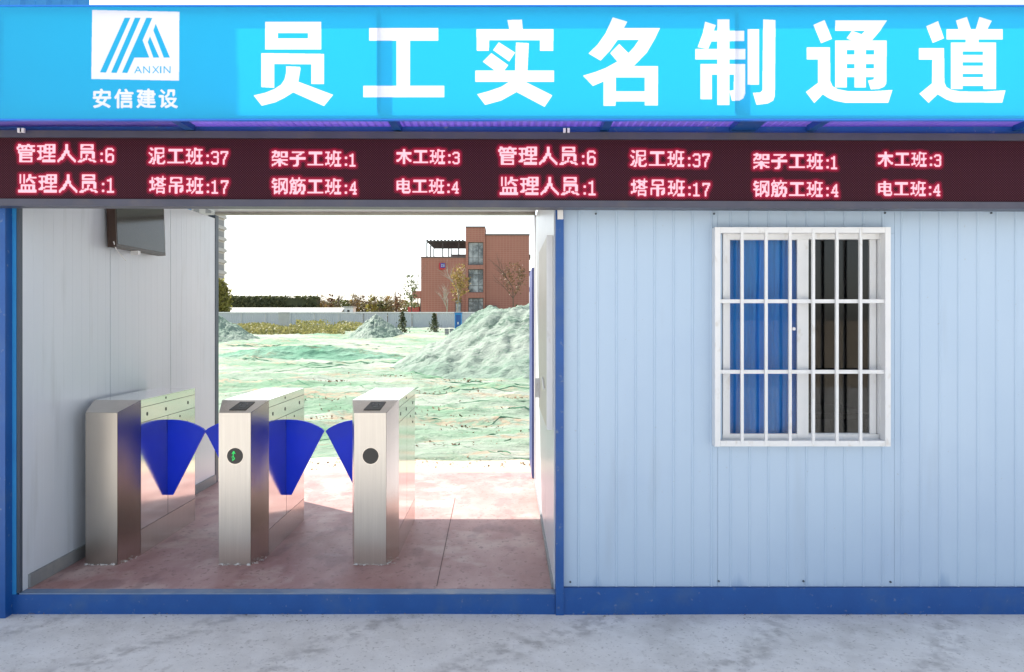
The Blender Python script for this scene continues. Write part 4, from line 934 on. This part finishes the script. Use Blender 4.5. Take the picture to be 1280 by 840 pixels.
tree('leafy_tree', 'bushy yellow-green tree at the far left below the grey high-rise', 274, 104, 348, 26, 2600, .22, l_yel, dbark, crown0=.08, trunk_r=.15)
tree('young_tree', 'young ochre-leaved tree on a pale trunk in front of the brick building', 571, 108, 330, 23, 620, .17, l_or, bark, lean=.05, crown0=.40, trunk_r=.12, clump=6)
tree('bare_tree', 'leafless pale tree left of the ochre-leaved one before the brick wall', 559, 107, 355, 26, 0, .1, l_or, bark, lean=0, trunk_r=.13, bare=True)
tree('sparse_tree', 'sparse dark-leaved tree at the left corner of the brick building', 514, 109, 338, 19, 330, .16, l_gr, dbark, crown0=.25, trunk_r=.10, clump=4)
tree('sparse_tree', 'thin brown tree with a round open crown before the right brick wall', 642, 109, 328, 27, 430, .16, l_br, dbark, crown0=.52, trunk_r=.11, hollow=.65, clump=5)
GT = 'thin roadside trees beyond the fence'
info = [(402, 'short ochre tree right beside the end of the dark hedge'), (412, 'second thin tree to the right of the dark hedge'), (421, 'thin pinkish-brown tree just left of the tiny white hut'),
        (431, 'thin bare tree standing directly behind the tiny white hut'), (443, 'thin tree just right of the tiny white hut'), (454, 'darkest-trunked thin tree between the hut and the earth heap'),
        (465, 'thin leafy tree above the left slope of the small earth heap'), (476, 'thin tree above the tip of the small earth heap'), (486, 'thin tree left of the tallest gap in the roadside row'), (497, 'thin tree nearest the sparse tree by the brick building')]
for i, (px, lb) in enumerate(info):
    tree('roadside_tree', lb, px, 125+3*(i % 3), 368+random.uniform(-2, 2), 12, 170 if i % 2 else 260, .22, (l_or, l_br, l_yel, l_gr)[i % 4], dbark, crown0=.15, trunk_r=.13, group=GT, clump=5)
# clipped dark hedge: one mass of leaves
hg = empty('tall_hedge', (X(345, 122), 122-D0, 0), 'dark green flat-topped tall hedge beyond the long shed', 'hedge')
bm = bmesh.new(); 
for k in range(9000):
    d = 122; x = X(random.uniform(268, 399), d)-X(345, d); zz = random.uniform(.5, Z(370.3, d)); yy = random.uniform(-1.2, 1.2)
    if noise.noise((x*.5, zz*.6, 1)) < -.35: continue
    leaf(bm, Vector((x, yy, zz)), random.uniform(.15, .32))
tag(link('foliage', bm, l_dk, hg), kind='stuff')
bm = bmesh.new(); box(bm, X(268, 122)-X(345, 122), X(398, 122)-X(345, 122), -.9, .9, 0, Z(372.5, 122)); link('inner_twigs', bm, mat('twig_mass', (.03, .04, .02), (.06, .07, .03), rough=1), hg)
bm = bmesh.new()
for k in range(5200):      # a strip of scrub under the roadside trees
    d = random.uniform(128, 133); x = X(random.uniform(398, 528), d); h_ = Z(377+6*noise.noise((x*.25, 3, 1)), d)
    leaf(bm, Vector((x, d-D0, random.uniform(.4, h_))), random.uniform(.15, .30))
tag(link('roadside_scrub', bm, leafm('scrub_leaf', (.14, .13, .06), (.27, .23, .11))), kind='stuff')
# weeds growing on the field before the fence
bm = bmesh.new()
for k in range(15000):
    d = random.uniform(62, 97); px = random.uniform(276, 470 if d > 80 else 430); x = X(px, d); y = d-D0
    if noise.noise((x*.22, y*.05, 2)) < -.22: continue
    hh = .45+.75*max(0, noise.noise((x*.3, y*.1, 5)))+(.5 if 370 < px < 410 and d > 85 else 0)
    leaf(bm, Vector((x, y, field_z(x, y)+random.uniform(0, hh))), random.uniform(.07, .17))
tag(link('weeds', bm, leafm('weed_leaf', (.17, .17, .05), (.33, .30, .11))), kind='stuff')
def shrub(px, d, top, w_, lb, lm_):
    t = empty('shrub', (X(px, d), d-D0, .2), lb, 'shrub'); bm = bmesh.new(); hh = Z(top, d)-.2
    for k in range(650):
        a = random.random()**.8; zz = a*hh; r = (1-a)*w_*d/2000+.08; leaf(bm, Vector((random.gauss(0, r*.55), random.gauss(0, r*.55), zz)), random.uniform(.05, .11))
    link('foliage', bm, lm_, t); bm = bmesh.new(); tube(bm, (0, 0, -.1), (0, 0, hh*.8), .04, .01); link('stem', bm, dbark, t)
shrub(503, 72, 389.5, 15, 'dark conical shrub between the small earth heap and the blue cabinet, the left one', l_dk)
shrub(543, 70, 391.5, 13, 'dark conical shrub nearest the blue cabinet, on its left', l_dk)
shrub(646, 90, 381, 8, 'small shrub behind the top of the largest earth mound', l_gr)

# concrete block, blue cabinet, grey crates
cb = empty('concrete_block', (X(355, 75), 75-D0, .2), 'pale upright concrete block standing in the weeds before the fence', 'block')
bm = bmesh.new(); box(bm, -.42, .42, -.3, .3, -.2, Z(392, 75)-.2); link('block_body', bm, mat('pale_concrete', (.40, .42, .41), (.5, .52, .5), rough=.9, scale=2, bump=.3), cb, bevel=.03)
bm = bmesh.new(); box(bm, -.46, .46, -.34, .34, Z(392, 75)-.199, Z(391, 75)-.16); link('cap', bm, MATS['pale_concrete'], cb, bevel=.02)
tb = empty('blue_cabinet', (X(573, 62), 62-D0, .2), 'small bright blue site cabinet left of the largest earth mound', 'cabinet')
bm = bmesh.new(); hb = Z(391.5, 62)-.2; box(bm, -.27, .27, -.27, .27, .0, hb); link('body', bm, lightblue_mat, tb, bevel=.02)
bm = bmesh.new(); box(bm, -.20, .20, -.285, -.272, .08, hb-.12); link('door', bm, blue_mat, tb, bevel=.008)
bm = bmesh.new(); box(bm, -.05, .03, -.292, -.286, hb*.52, hb*.62); link('notice', bm, upvc_mat, tb)
bm = bmesh.new(); box(bm, -.31, .31, -.31, .31, hb+.001, hb+.06); link('roof', bm, blue_mat, tb, bevel=.01)
for px, lb in ((558.5, 'stack of grey-brown crates furthest left of the blue cabinet'), (564.5, 'stack of grey-brown crates touching the left side of the blue cabinet')):
    c = empty('crate_stack', (X(px, 63), 63-D0, .18), lb, 'crates')
    for k in range(3):
        bm = bmesh.new(); box(bm, -.15, .15, -.15, .15, .21*k, .21*k+.195); link('crate', bm, mat('crate_grey', (.22, .20, .19), (.32, .29, .27), rough=.7), c, bevel=.01)
